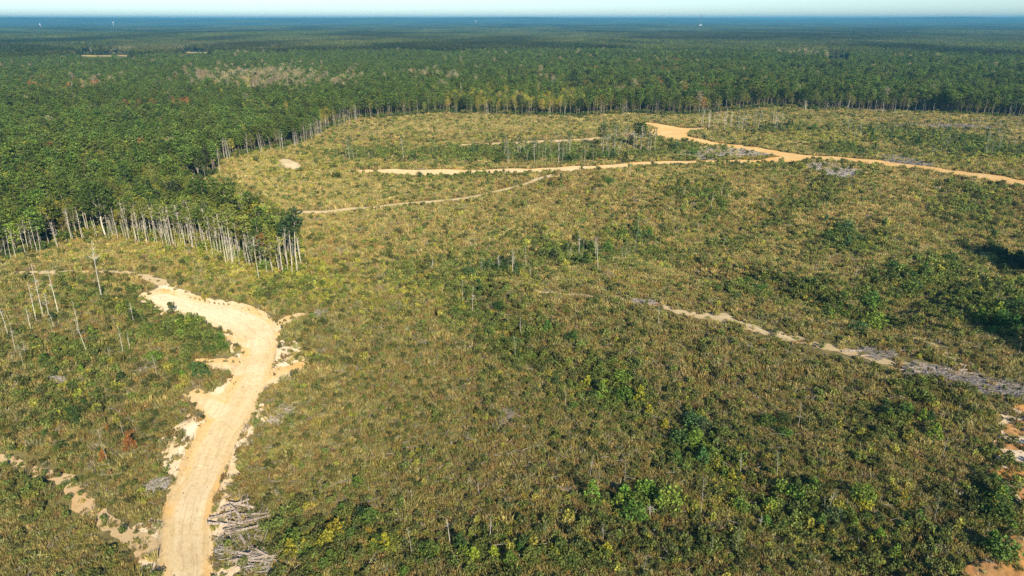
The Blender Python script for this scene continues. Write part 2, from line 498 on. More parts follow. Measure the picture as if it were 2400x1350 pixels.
# ---------------------------------------------------------------- colours of the vegetation over the ground
PAL = {'straw': (.47, .37, .135), 'olive': (.26, .25, .068), 'russet': (.31, .205, .075), 'green': (.11, .16, .033), 'lime': (.31, .31, .045),
       'dark': (.046, .074, .024), 'sage': (.33, .315, .135), 'gold': (.42, .33, .06), 'grey': (.30, .26, .18)}
PALK = list(PAL)
PALV = np.array([PAL[k] for k in PALK])

def px_of(x, y, z=0.0):
    dz = z - H
    dep = y * cP - dz * sP
    v = y * sP + dz * cP
    return 1200 + FPX * x / dep, 675 - FPX * v / dep

def gauss_px(px, py, cx, cy, sx, sy, rot=0.):
    a = R(rot); dx = px - cx; dy = py - cy
    u = dx * math.cos(a) + dy * math.sin(a); v = -dx * math.sin(a) + dy * math.cos(a)
    return np.exp(-(u / sx) ** 2 - (v / sy) ** 2)

# green, damp hollows of the clearing (found by their places in the photograph, turned into ground weights)
GREENS = [(1130, 720, 60, 60, 0, 1.0), (1230, 820, 120, 60, 35, .9), (1420, 900, 90, 60, 35, 1.1), (1650, 1050, 90, 70, 25, 1.1), (1480, 1210, 110, 40, 0, .9), (1560, 1290, 300, 50, 0, .8),
          (1330, 590, 90, 22, 12, 1.0), (1500, 560, 80, 25, 0, .8), (1180, 625, 100, 26, 0, .7), (1990, 560, 70, 28, 0, 1.2), (1760, 690, 70, 30, 20, .9), (1930, 700, 150, 25, 25, .9),
          (2130, 660, 140, 28, -18, 1.0), (2030, 740, 90, 28, 20, .9), (2300, 720, 110, 60, 0, 1.0), (2060, 1010, 70, 40, 0, .8), (2150, 960, 60, 40, 0, .7), (2340, 1170, 60, 90, 0, 1.3),
          (1880, 1190, 90, 60, 20, .9), (1180, 1300, 330, 40, 0, .8), (720, 1290, 130, 60, 0, .9), (830, 1210, 60, 40, 0, .5), (1250, 365, 260, 14, 0, 1.3), (1330, 372, 120, 12, 0, 1.4), (860, 365, 70, 10, 0, 1.2),
          (1980, 350, 60, 12, 0, .9), (2230, 330, 170, 16, 8, 1.2), (1850, 300, 90, 6, 0, .8), (1080, 423, 90, 8, 0, .9), (280, 720, 120, 34, 10, 1.0), (430, 790, 90, 28, 0, 1.1), (480, 830, 60, 22, 0, 1.0),
          (200, 860, 120, 40, 0, .7), (180, 970, 110, 45, 0, .8), (450, 880, 55, 18, 0, 1.1), (90, 1160, 90, 40, 0, .8), (700, 690, 120, 30, 0, .5), (1700, 400, 200, 16, 0, .5), (1600, 345, 60, 10, 0, .8),
          (2050, 1260, 200, 60, 0, .9), (1000, 640, 90, 40, 0, .6), (1850, 480, 160, 30, -20, .5), (1640, 470, 60, 22, 0, .8), (2290, 480, 90, 30, 0, .6), (2390, 360, 200, 20, 0, .8)]
LIMES = [(640, 650, 130, 30, 0, 1.6), (760, 690, 110, 34, 0, 1.2), (500, 600, 160, 26, 0, .9), (330, 590, 160, 24, 0, .7), (960, 680, 90, 40, 0, .8), (1180, 1290, 140, 60, 0, .4),
         (1700, 1160, 60, 80, 0, .6), (2050, 1200, 80, 60, 0, .5), (1200, 640, 200, 30, 0, .3), (900, 700, 80, 40, 0, .7), (2300, 380, 200, 14, 0, .8), (1950, 320, 200, 14, 0, .5), (700, 400, 160, 30, 0, .35), (600, 390, 100, 26, 0, .4)]
RUSTS = [(1350, 450, 240, 60, 0, .6), (950, 540, 240, 40, 0, .35), (2000, 480, 250, 50, 0, .8), (1950, 620, 120, 30, 0, .7), (1700, 610, 120, 40, 0, .5), (1150, 1180, 300, 70, 0, .5), (1750, 900, 160, 60, 0, .5),
         (280, 1030, 60, 40, 0, .9), (380, 770, 60, 30, 0, .5), (1930, 290, 80, 8, 0, 1.1), (900, 300, 200, 18, 0, .8), (850, 330, 140, 12, 0, .6), (1900, 950, 200, 60, 0, .5), (2150, 1130, 160, 60, 0, .4), (1600, 840, 200, 50, 0, .4), (1080, 400, 400, 10, 0, .3)]
PALE = [(800, 470, 260, 40, 0, .7), (650, 450, 150, 30, 0, .7), (760, 540, 100, 40, 0, .5), (1000, 520, 200, 30, 0, .4), (850, 900, 150, 60, 0, .5), (900, 1060, 250, 80, 0, .6), (1200, 950, 200, 60, 0, .3), (2250, 1080, 120, 60, 0, .4),
        (60, 1240, 160, 80, 0, .6), (1500, 640, 200, 30, 0, .3), (560, 400, 90, 30, 0, .8), (1100, 305, 250, 10, 0, .6), (2100, 800, 120, 30, 0, .5), (700, 860, 100, 40, 0, .4), (60, 980, 70, 60, 0, .6), (120, 610, 100, 20, 0, .4)]

def fieldsum(L, px, py):
    t = np.zeros(px.shape)
    for cx, cy, sx, sy, rot, w in L:
        t = np.maximum(t, w * gauss_px(px, py, cx, cy, sx * 1.1, sy * 1.1, rot))
    return t

def veg_weights(x, y):
    px, py = px_of(x, y)
    w1 = fbm(x / 14., y / 20., 41, 3); w2 = fbm(x / 6., y / 6., 45, 3); w3 = fbm(x / 22., y / 30., 49, 2); w4 = fbm(x / 3.5, y / 3.5, 53, 2)
    G = fieldsum(GREENS, px, py); L = fieldsum(LIMES, px, py); Ru = fieldsum(RUSTS, px, py); Pa = fieldsum(PALE, px, py)
    near = 1 - sst(110, 260, y)
    Wt = {}
    Wt['straw'] = .50 + 1.0 * Pa + .9 * sst(.45, .7, w1) * (1 - .5 * near) - .35 * G
    Wt['olive'] = .95 + .8 * near + .4 * G
    Wt['russet'] = .44 + .35 * near + .9 * Ru + .6 * sst(.5, .7, w3)
    Wt['green'] = .12 + 1.7 * G * (.35 + sst(.35, .6, w2)) + .45 * sst(.6, .75, w2)
    Wt['lime'] = .06 + 1.4 * L + .25 * G + .2 * sst(.6, .8, w4) * (1 - .6 * near)
    Wt['dark'] = .06 + .6 * G + .12 * near + .45 * sst(.62, .8, w4)
    Wt['sage'] = .22 + .45 * near + .4 * Pa
    Wt['gold'] = .035 + .10 * L + .04 * near
    Wt['grey'] = .10 + .15 * near + .1 * Ru
    A = np.stack([np.clip(Wt[k], 0.01, 9) for k in PALK], 1)
    return A / A.sum(1, keepdims=True), G

# ---------------------------------------------------------------- ground sheet
def build_ground():
    a_in = np.arange(-44, 44.001, 0.17)
    a_out = np.concatenate([np.arange(-180, -44, 4.0), a_in, np.arange(48, 180, 4.0)])
    az = np.radians(a_out)
    r = [3.0]
    while r[-1] < 58: r.append(r[-1] * 1.12)
    while r[-1] < 560: r.append(r[-1] * 1.0062)
    while r[-1] < 62000: r.append(r[-1] * 1.022)
    r = np.array(r)
    nA, nR = len(az), len(r)
    RR, AA = np.meshgrid(r, az, indexing='ij')
    x = (RR * np.sin(AA)).ravel(); y = (RR * np.cos(AA)).ravel()
    D = np.hypot(x, y)
    z = hf(x, y)
    # the canopy level of the far woods
    far = sst(13500, 15000, D)
    z += 13 * far
    # lie a little lower under roads and sand
    inner = np.full(x.shape, -99.)
    m = D < 700
    xm, ym = x[m], y[m]
    q = np.full(xm.shape, -99.)
    mm = in_box(xm, ym, -110, -10, 40, 190)
    g = near_f(xm[mm], ym[mm])[0]
    for P in SANDP: g = np.maximum(g, polysd(xm[mm], ym[mm], P))
    q[mm] = g
    for P, h in FAR + TRK: q = np.maximum(q, linesd(xm, ym, P, h)[0])
    for P in CLAYP: q = np.maximum(q, polysd(xm, ym, P))
    inner[m] = q
    z -= 0.45 * sst(0.2, 1.6, inner)
    idx = np.arange(nR * nA).reshape(nR, nA)
    a = idx[:-1, :]; b_ = idx[1:, :]
    a2 = np.roll(a, -1, 1); b2 = np.roll(b_, -1, 1)
    F = np.stack([a.ravel(), a2.ravel(), b2.ravel(), b_.ravel()], 1)
    me = mesh_np('ground', np.stack([x, y, z], 1), F[:, ::-1].copy(), [M_ground], smooth=True)
    cov = np.zeros((len(x), 4), np.float32); cov[:, 3] = 1
    cd = np.full(x.shape, -1.); mN = D < 900
    cd[mN] = polysd(x[mN], y[mN], CLEAR)
    clr = sst(-2, 3, cd)
    Wt, G = veg_weights(x, y)
    base = Wt @ PALV
    soil = base * .30 + np.array([.035, .030, .016])
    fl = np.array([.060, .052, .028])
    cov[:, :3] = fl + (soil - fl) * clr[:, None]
    # fields and openings far off
    for P, colr in FIELDS:
        w = sst(-6, 6, polysd(x, y, P))[:, None]
        cov[:, :3] = cov[:, :3] * (1 - w) + np.array(colr) * w
    add_attr(me, 'cover', cov, 'FLOAT_COLOR')
    add_attr(me, 'far', far)
    return tag(link(me, 'ground'), kind='structure')

# far openings in the woods: (px span, ground py near, py far, colour)
field_px = [((190, 262), 129.4, 131.5, (.34, .27, .09)), ((274, 314), 129.4, 131.2, (.32, .25, .11)), ((425, 500), 121.6, 123.3, (.30, .26, .13)), ((1938, 1990), 140, 142, (.30, .26, .10))]
FIELDS, OPEN = [], []
for (xa, xb), ya, yb, colr in field_px:
    P = at_l([(xa, ya), (xb, ya + (xb - xa) * .01), (xb, yb + (xb - xa) * .01), (xa, yb)])
    FIELDS.append((P, colr))
    c = P.copy()
    nr = P[2:] / 1.30                     # the open ground starts nearer, hidden by the crowns in front of it
    OPEN.append(np.array([P[0], P[1], nr[0], nr[1]]))

ground = build_ground()

# ---------------------------------------------------------------- surfaces: roads, tracks, sand as sheets clipped to an outline
def sheet(name, fn, box, cell, mat, lift, kind='structure', label=None, namp=0.5, nsc=.6, uv=None):
    x0, x1, y0, y1 = box
    nx = int((x1 - x0) / cell) + 1; ny = int((y1 - y0) / cell) + 1
    xs = x0 + np.arange(nx) * cell; ys = y0 + np.arange(ny) * cell
    X, Y = np.meshgrid(xs, ys)
    x = X.ravel(); y = Y.ravel()
    f = fn(x, y) + namp * 2 * (fbm(x * nsc, y * nsc, 77, 3) - .5)
    idx = np.arange(nx * ny).reshape(ny, nx)
    a = idx[:-1, :-1].ravel(); b_ = idx[:-1, 1:].ravel(); c = idx[1:, 1:].ravel(); d = idx[1:, :-1].ravel()
    T = np.concatenate([np.stack([a, b_, c], 1), np.stack([a, c, d], 1)])
    pos = f[T] > 0
    cnt = pos.sum(1)
    full = T[cnt == 3]
    VX = [x, ]; VY = [y, ]
    newx = []; newy = []; extra = []
    cache = {}
    base = len(x)
    def cutv(i, j):
        k = (min(i, j), max(i, j))
        if k in cache: return cache[k]
        t = f[i] / (f[i] - f[j])
        newx.append(x[i] + (x[j] - x[i]) * t); newy.append(y[i] + (y[j] - y[i]) * t)
        cache[k] = base + len(newx) - 1
        return cache[k]
    for tri, p, n in zip(T[(cnt == 1) | (cnt == 2)].tolist(), pos[(cnt == 1) | (cnt == 2)].tolist(), cnt[(cnt == 1) | (cnt == 2)].tolist()):
        if n == 1:
            k = p.index(True); i, j, l = tri[k], tri[(k + 1) % 3], tri[(k + 2) % 3]
            extra.append((i, cutv(i, j), cutv(i, l)))
        else:
            k = p.index(False); i, j, l = tri[k], tri[(k + 1) % 3], tri[(k + 2) % 3]
            q1 = cutv(j, i); q2 = cutv(l, i)
            extra.append((j, l, q2)); extra.append((j, q2, q1))
    vx = np.concatenate([x, newx]); vy = np.concatenate([y, newy])
    F = np.concatenate([full, np.array(extra, int).reshape(-1, 3)])
    used = np.unique(F)
    remap = np.full(len(vx), -1); remap[used] = np.arange(len(used))
    vx = vx[used]; vy = vy[used]; F = remap[F]
    z = hf(vx, vy) + lift
    me = mesh_np(name, np.stack([vx, vy, z], 1), F.astype(np.int32), [mat], smooth=True)
    ff = fn(vx, vy)
    if uv is not None:
        _, U, V = uv(vx, vy)
    else:
        U, V = vx, vy
    add_attr(me, 'along', U); add_attr(me, 'across', V); add_attr(me, 'inset', np.clip(ff / 3.0, 0, 1))
    o = link(me, name)
    tag(o, kind=kind)
    if label: o['label'] = label
    return o

def bbox(Ps, m=4):
    A = np.concatenate(Ps)
    return (A[:, 0].min() - m, A[:, 0].max() + m, A[:, 1].min() - m, A[:, 1].max() + m)

sheet('road', lambda x, y: near_f(x, y)[0] + .35, bbox([near_c] + [P for P, h in SPUR], 8), .26, M_road, .10,
      label='pale sandy haul road curving up from the bottom with short spurs', namp=.45, nsc=.45, uv=lambda x, y: linesd(x, y, near_c, near_h))
sheet('sand', lambda x, y: np.max([polysd(x, y, P) for P in SANDP], 0), bbox(SANDP, 5), .33, M_sand, .05,
      label='washed pale sand spilling beside the near haul road', namp=1.6, nsc=.8)
def farf(x, y): return np.max([linesd(x, y, P, h * 1.35)[0] for P, h in FAR], 0)
sheet('road', farf, bbox([P for P, h in FAR], 10), .8, M_road2, .16, label='orange haul road running across the far part of the clearing', namp=1.7, nsc=.20,
      uv=lambda x, y: linesd(x, y, *FAR[0]))
for k, (P, h) in enumerate(TRK):
    sheet('track', lambda x, y: linesd(x, y, P, h * (.95 if k == 1 else 1.5 if k in (2, 3) else (.9 if k == 4 else .8 if k == 0 else 1.0)))[0], bbox([P], 5), .4 if k in (0, 4) else .8, M_dull if k in (1, 4, 5) else M_track, .12, label=[
        'sandy eroded track joining the near haul road from the left', 'narrow pale track climbing to the far haul road', 'thin track leading to the grey slash patch by the road pad',
        'uppermost thin sandy track below the far tree line', 'washed white sandy streak running down the right slope', 'small bare sandy patch below the left tree line'][k],
        namp=.75 if k in (0, 4) else .55, nsc=.5 if k in (0, 4) else .3)
sheet('sand', lambda x, y: polysd(x, y, PALEP[0]), bbox(PALEP, 3), .33, M_sand, .06, label='pale broken soil between the orange banks at the right edge', namp=1.4, nsc=.5)
FTR = [(0, .9, 'thin faint track over the meadow below the left tree line'), (1, 1.5, 'faint old track left of the upper end of the haul road'), (2, .9, 'faint upper end of the old track right of centre'),
       (3, 1.4, 'dull tan lower end of the old track running to the right edge'), (4, 1.0, 'pale grassy strip above the slash belt at the right'), (5, 1.5, 'faint pale track below the far tree line at the right')]
for k, w, lab in FTR:
    P, h = FAINT[k]
    sheet('track', lambda x, y: linesd(x, y, P, h * 0 + w)[0], bbox([P], 6), .5 if k in (1, 2, 3, 4) else 1.0, M_dull, .09, label=lab, namp=w * 1.1, nsc=.35)
sheet('dirt', lambda x, y: np.max([polysd(x, y, P) for P in CLAYP], 0), bbox(CLAYP, 3), .33, M_clay, .10,
      label='raw orange clay banks at the lower right corner', namp=.7, nsc=.5)

# ---------------------------------------------------------------- templates: plants
def quads(cs, sz, up=0.0, asp=1.0, g=rng):
    """leaf quads at cs, random orientation; up>0 turns normals upward"""
    n = len(cs)
    nrm = g.normal(size=(n, 3)); nrm[:, 2] = np.abs(nrm[:, 2]) + up
    nrm /= np.linalg.norm(nrm, axis=1, keepdims=True)
    t = g.normal(size=(n, 3)); t -= (t * nrm).sum(1, keepdims=True) * nrm; t /= np.linalg.norm(t, axis=1, keepdims=True)
    b = np.cross(nrm, t)
    s = (np.asarray(sz) * g.uniform(.65, 1.35, n))[:, None] * .5
    V = np.stack([cs - t * s * asp, cs - b * s * .8 + nrm * s * .15, cs + t * s * asp, cs + b * s * .8 + nrm * s * .15], 1).reshape(-1, 3)
    F = np.arange(4 * n).reshape(n, 4)
    return V, F

class MeshB:
    def __init__(s): s.V = []; s.F = []; s.M = []; s.Rn = []; s.n = 0
    def add(s, V, F, mi=0, rnd=None):
        V = np.asarray(V); s.V.append(V)
        for i, f in enumerate(F):
            s.F.append(tuple(int(q) + s.n for q in f)); s.M.append(mi); s.Rn.append(0.5 if rnd is None else float(rnd[i]))
        s.n += len(V)
    def cards(s, cs, sz, up=0., asp=1., mi=0, rnd=None):
        V, F = quads(np.asarray(cs, float), sz, up, asp)
        s.add(V, F, mi, rng.uniform(0, 1, len(F)) if rnd is None else rnd)
    def blades(s, n, rad, h, w, lean=.5, mi=0):
        a = rng.uniform(0, 2 * math.pi, n); rr = rad * np.sqrt(rng.uniform(0, 1, n))
        bx = rr * np.cos(a); by = rr * np.sin(a)
        la = a + rng.normal(0, .8, n); hh = h * rng.uniform(.5, 1.15, n); ll = lean * hh * rng.uniform(.2, 1, n)
        wa = rng.uniform(0, 2 * math.pi, n); dx = np.cos(wa) * w; dy = np.sin(wa) * w
        V = np.stack([np.stack([bx - dx, by - dy, np.full(n, -.1)], 1), np.stack([bx + dx, by + dy, np.full(n, -.1)], 1),
                      np.stack([bx + np.cos(la) * ll * .5 + dx, by + np.sin(la) * ll * .5 + dy, hh * .7], 1),
                      np.stack([bx + np.cos(la) * ll, by + np.sin(la) * ll, hh], 1)], 1).reshape(-1, 3)
        s.add(V, np.arange(4 * n).reshape(n, 4), mi, rng.uniform(0, 1, n))
    def tube(s, pts, rad, k=6, mi=0):
        pts = np.asarray(pts, float); V = []
        for i, p in enumerate(pts):
            t = pts[min(i + 1, len(pts) - 1)] - pts[max(i - 1, 0)]; t /= (np.linalg.norm(t) + 1e-9)
            u = np.cross(t, [0, 0, 1.]) if abs(t[2]) < .9 else np.cross(t, [1., 0, 0]); u /= np.linalg.norm(u); v = np.cross(t, u)
            for j in range(k):
                an = 2 * math.pi * j / k
                V.append(p + rad[i] * (math.cos(an) * u + math.sin(an) * v))
        F = []
        for i in range(len(pts) - 1):
            for j in range(k):
                a = i * k + j; b = i * k + (j + 1) % k
                F.append((a, b, b + k, a + k))
        F.append(tuple(range(k))[::-1]); F.append(tuple((len(pts) - 1) * k + j for j in range(k)))
        s.add(np.array(V), F, mi)
    def mesh(s, name, mats):
        me = mesh_np(name, np.concatenate(s.V), s.F, mats, s.M)
        add_attr(me, 'rnd', s.Rn, 'FLOAT', 'FACE')
        return me

def ellip(n, r, hz, base=0., shell=.55):
    v = rng.normal(size=(n, 3)); v /= np.linalg.norm(v, axis=1, keepdims=True)
    v *= rng.uniform(shell, 1, n)[:, None]
    return np.stack([v[:, 0] * r, v[:, 1] * r, base + hz * (v[:, 2] + 1) * .5], 1)

GC = []      # ground cover templates
def gc_grass(n, rad, h):
    m = MeshB(); m.blades(n, rad, h, .035, .7); return m.mesh('grass_tuft', [M_grass])
def gc_weed(n, r, h):
    m = MeshB()
    k = 7
    for i in range(k):
        a = rng.uniform(0, 6.28); q = r * .75 * math.sqrt(rng.uniform(0, 1)); hh = h * rng.uniform(.6, 1.1)
        c = ellip(n // k, r * .38, hh * .75, hh * .25, .3); c[:, 0] += q * math.cos(a); c[:, 1] += q * math.sin(a)
        m.cards(c, .17, .5, 1.2)
    m.blades(18, r, h * 1.05, .02, .4)
    return m.mesh('weed_clump', [M_grass])
def gc_bush(n, r, h):
    m = MeshB()
    k = 9
    for i in range(k):
        a = rng.uniform(0, 6.28); q = r * .6 * math.sqrt(rng.uniform(0, 1)); zz = h * rng.uniform(.3, .8)
        c = ellip(n // k, r * .45, h * .45, zz - h * .2, .6); c[:, 0] += q * math.cos(a); c[:, 1] += q * math.sin(a)
        m.cards(c, .22, .35)
    return m.mesh('leafy_bush', [M_leaf])
def gc_twigs(n, r, h):
    m = MeshB()
    for i in range(n):
        a = rng.uniform(0, 6.28); p = np.array([rng.normal(0, .12), rng.normal(0, .12), -.05]); d = np.array([math.cos(a) * r, math.sin(a) * r, h]) * rng.uniform(.5, 1)
        m.tube([p, p + d * .6 + rng.normal(0, .05, 3), p + d], [.018, .013, .006], 3)
    m.cards(ellip(40, r * .8, h, .05, .2), .12, .2)
    return m.mesh('twiggy_plant', [M_grass])
for i in range(4): GC.append(gc_grass(80, .55, .75))
for i in range(4): GC.append(gc_weed(110, .60, .80))
for i in range(3): GC.append(gc_bush(170, .75, 1.15))
for i in range(2): GC.append(gc_twigs(14, .5, 1.1))
# grass 0-3, weed 4-7, bush 8-10, twig 11-12

def coll_of(name, meshes):
    c = bpy.data.collections.new(name)
    for i, me in enumerate(meshes):
        o = bpy.data.objects.new('%s_%02d' % (name, i), me); c.objects.link(o)
    return c

def scatter(name, x, y, z, rz, sc, ti, tint, coll, tilt=0.12, zs=None):
    n = len(x)
    me = bpy.data.meshes.new(name)
    me.vertices.add(n)
    me.vertices.foreach_set('co', np.stack([x, y, z], 1).astype(np.float32).ravel())
    rot = np.stack([rng.normal(0, tilt, n), rng.normal(0, tilt, n), rz], 1)
    scv = np.stack([sc, sc, sc if zs is None else sc * zs], 1)
    add_attr(me, 'rot', rot, 'FLOAT_VECTOR'); add_attr(me, 'siz', scv, 'FLOAT_VECTOR'); add_attr(me, 'pick', ti, 'INT')
    t4 = np.ones((n, 4), np.float32); t4[:, :3] = tint
    add_attr(me, 'tint', t4, 'FLOAT_COLOR')
    o = link(me, name)
    ng = bpy.data.node_groups.new(name + '_scatter', 'GeometryNodeTree')
    ng.interface.new_socket('Geometry', in_out='INPUT', socket_type='NodeSocketGeometry')
    ng.interface.new_socket('Geometry', in_out='OUTPUT', socket_type='NodeSocketGeometry')
    b = NB(ng)
    gi = b.n('NodeGroupInput'); go = b.n('NodeGroupOutput')
    iop = b.n('GeometryNodeInstanceOnPoints')
    ci = b.n('GeometryNodeCollectionInfo')
    ci.inputs['Collection'].default_value = coll
    ci.inputs['Separate Children'].default_value = True
    ci.inputs['Reset Children'].default_value = True
    def na(nm, dt):
        a = b.n('GeometryNodeInputNamedAttribute'); a.data_type = dt; a.inputs['Name'].default_value = nm
        return [q for q in a.outputs if q.enabled and q.name == 'Attribute'][0]
    b.l(gi.outputs[0], iop.inputs['Points']); b.l(ci.outputs[0], iop.inputs['Instance'])
    iop.inputs['Pick Instance'].default_value = True
    b.l(na('pick', 'INT'), iop.inputs['Instance Index'])
    b.l(na('rot', 'FLOAT_VECTOR'), iop.inputs['Rotation'])
    b.l(na('siz', 'FLOAT_VECTOR'), iop.inputs['Scale'])
    b.l(iop.outputs[0], go.inputs[0])
    md = o.modifiers.new('scatter', 'NODES'); md.node_group = ng
    tag(o, kind='stuff')
    return o

GCC = coll_of('ground_cover_plant', GC)

# ---------------------------------------------------------------- ground cover of the clearing
def bare_field(x, y):
    """>0 on bare road/sand (metres inside)"""
    g = np.full(x.shape, -99.)
    m = in_box(x, y, -110, -10, 40, 190)
    if m.any():
        q = near_f(x[m], y[m])[0] + .3
        s_ = np.max([polysd(x[m], y[m], P) for P in SANDP], 0) + 2.6 * (fbm(x[m] * .8, y[m] * .8, 77, 3) - .5)
        g[m] = np.maximum(q, s_)
    g = np.maximum(g, farf(x, y) + .2)
    for k_, (P, h) in enumerate(TRK): g = np.maximum(g, linesd(x, y, P, h * (1.3 if k_ == 4 else 1.0))[0] + (.55 if k_ == 1 else 1.6 if k_ in (2, 3) else .35) + (.7 if k_ in (0, 4) else 1.6) * (fbm(x * .4, y * .4, 78, 2) - .5))
    m = x > 50
    for P in CLAYP: g[m] = np.maximum(g[m], polysd(x[m], y[m], P))
    g[m] = np.maximum(g[m], np.minimum(polysd(x[m], y[m], PALEP[0]), 9 * (fbm(x[m] / 2.2, y[m] / 2.2, 79, 2) - .47)))
    return g

def fan(n, r0, r1, amax=45.0):
    r = np.sqrt(rng.uniform(r0 * r0, r1 * r1, n)); a = np.radians(rng.uniform(-amax, amax, n))
    return r * np.sin(a), r * np.cos(a)

def ground_cover():
    X, Y, SZ = [], [], []
    for (r0, r1, dens, size) in ((56, 120, 4.2, .70), (120, 190, 2.6, .88), (190, 310, 1.8, 1.0), (310, 470, 1.0, 1.25), (470, 640, .6, 1.6)):
        n = int(dens * (r1 * r1 - r0 * r0) * math.radians(45))
        x, y = fan(n, r0, r1)
        cd = polysd(x, y, CLEAR)
        k = (cd > -.5) & (y > 40)
        x, y = x[k], y[k]
        bf = bare_field(x, y)
        p = np.clip((-bf - .25 * (size - 1)) / (.6 + size), 0, 1)
        # faint old tracks and slash: thin cover
        thin = np.zeros(x.shape)
        for k_, (P, h) in enumerate(FAINT): thin = np.maximum(thin, sst(-1.2, .6, linesd(x, y, P, h)[0]) * (1.25 if k_ in (1, 2, 3) else 1.0))
        for P in LOGP: thin = np.maximum(thin, .95 * sst(-1, .6, polysd(x, y, P)))
        for P in SLASHP: thin = np.maximum(thin, sst(-2, 1, polysd(x, y, P)) * 1.05)
        p = np.maximum(p, .20 * (bf < 2.5) * (y < 190) * (near_f(x, y)[0] < -.2))
        k = (rng.uniform(0, 1, len(x)) < p) & (rng.uniform(0, 1, len(x)) > thin * .72)
        X.append(x[k]); Y.append(y[k]); SZ.append(np.full(k.sum(), size))
    x = np.concatenate(X); y = np.concatenate(Y); sz = np.concatenate(SZ)
    Wt, G = veg_weights(x, y)
    cum = np.cumsum(Wt, 1); u = rng.uniform(0, 1, len(x))
    ci = (u[:, None] > cum).sum(1).clip(0, len(PALK) - 1)
    base = Wt @ PALV
    tint = PALV[ci] * .72 + base * .28
    tint *= rng.uniform(.75, 1.28, (len(x), 1)); tint *= rng.uniform(.93, 1.07, (len(x), 3))
    kname = np.array(PALK)[ci]
    tint *= (1.17 - .24 * (1 - sst(100, 200, y)))[:, None]      # near regrowth is tinted darker, the far paler
    ti = rng.integers(0, 4, len(x))
    weed = np.isin(kname, ['olive', 'sage', 'grey', 'russet', 'gold', 'lime']) & (rng.uniform(0, 1, len(x)) < .78)
    ti = np.where(weed, 4 + rng.integers(0, 4, len(x)), ti)
    bush = np.isin(kname, ['green', 'dark']) | ((kname == 'lime') & (rng.uniform(0, 1, len(x)) < .4))
    ti = np.where(bush, 8 + rng.integers(0, 3, len(x)), ti)
    tw = (rng.uniform(0, 1, len(x)) < .07) & ~bush
    ti = np.where(tw, 11 + rng.integers(0, 2, len(x)), ti)
    tall = .55 + .9 * fbm(x / 5., y / 5., 61, 3)
    sc = sz * rng.uniform(.5, 1.5, len(x)) * tall * (1 + .30 * G * bush)
    z = hf(x, y) - .05
    o = scatter('ground_cover', x, y, z, rng.uniform(0, 6.28, len(x)), sc, ti, tint, GCC, zs=np.clip(1.25 / sz, .5, 1.15) * rng.uniform(.8, 1.3, len(x)))
    o['label'] = 'rough regrowth of dry grass, weeds and low brush over the clearing'
    print('ground cover', len(x))
ground_cover()

# ---------------------------------------------------------------- trees
def trunk_line(h, bend, n=6, lean=0.):
    t = np.linspace(0, 1, n)
    a, b = rng.uniform(0, 6.28), rng.uniform(0, 6.28)
    return np.stack([bend * np.sin(t * 3 + a) - bend * math.sin(a) + lean * t, bend * np.cos(t * 2.4 + b) - bend * math.cos(b), t * h - .3 * (t == 0)], 1)

def pine_meshes(h=16., crown0=.52, r=2.1, nb=34, dens=6):
    P = trunk_line(h, .25)
    tm = MeshB(); rad = np.interp(np.linspace(0, 1, 6), [0, .15, 1], [.19, .145, .04])
    tm.tube(P, rad, 6, 0)
    for k in range(6):      # dead stubs low on the stem
        z = rng.uniform(.3, crown0) * h; a = rng.uniform(0, 6.28); c = np.array([np.interp(z, P[:, 2], P[:, 0]), np.interp(z, P[:, 2], P[:, 1]), z])
        tm.tube([c, c + np.array([math.cos(a), math.sin(a), .1]) * rng.uniform(.5, 1.2)], [.035, .01], 3, 0)
    cm = MeshB()
    for k in range(nb):
        t = (k + rng.uniform(0, 1)) / nb
        z = h * (crown0 + (1.0 - crown0) * t)
        L = r * (np.interp(t, [0, .2, .7, 1], [.7, 1.0, .86, .38])) * rng.uniform(.75, 1.2)
        a = k * 2.4 + rng.uniform(-.5, .5)
        c = np.array([np.interp(z, P[:, 2], P[:, 0]), np.interp(z, P[:, 2], P[:, 1]), z])
        e = c + np.array([math.cos(a) * L, math.sin(a) * L, L * rng.uniform(-.05, .45)])
        cm.tube([c, e], [.05, .015], 3, 1)
        for q in (.5, .78, 1.0):
            pc = c + (e - c) * q
            cs = pc + rng.normal(0, 1, (dens, 3)) * np.array([.34, .34, .20]) * (r / 2.1)
            cm.cards(cs, .64 * (r / 2.1) ** .5, .75, 1.0, 0)
    return tm, cm

def broad_meshes(h=15., crown0=.45, r=2.6, lobes=15, per=34, fork=True, lsz=.46, tr=.2):
    tm = MeshB(); P = trunk_line(h * (.55 if fork else .9), .3)
    tm.tube(P, np.interp(np.linspace(0, 1, 6), [0, .1, 1], [tr * 1.3, tr, tr * .5]), 6, 0)
    cm = MeshB()
    top = P[-1]
    for k in range(lobes):
        a = k * 2.4; t = (k + .5) / lobes
        zz = h * (crown0 + (1 - crown0) * (.12 + .80 * t)); rr = r * math.sin(math.pi * (.18 + .72 * t)) * rng.uniform(.5, .95)
        c = np.array([math.cos(a) * rr + top[0] * .6, math.sin(a) * rr + top[1] * .6, zz])
        st = P[rng.integers(3, 6)]
        cm.tube([st, st * .45 + c * .55 + rng.normal(0, .2, 3), c], [.07, .05, .02], 4, 1)
        lr_ = r * rng.uniform(.32, .50)
        v = rng.normal(size=(per, 3)); v /= np.linalg.norm(v, axis=1, keepdims=True); v[:, 2] = v[:, 2] * .75 + .1
        cm.cards(c + v * lr_ * rng.uniform(.6, 1.05, (per, 1)), lsz, .5, 1.0, 0)
    return tm, cm

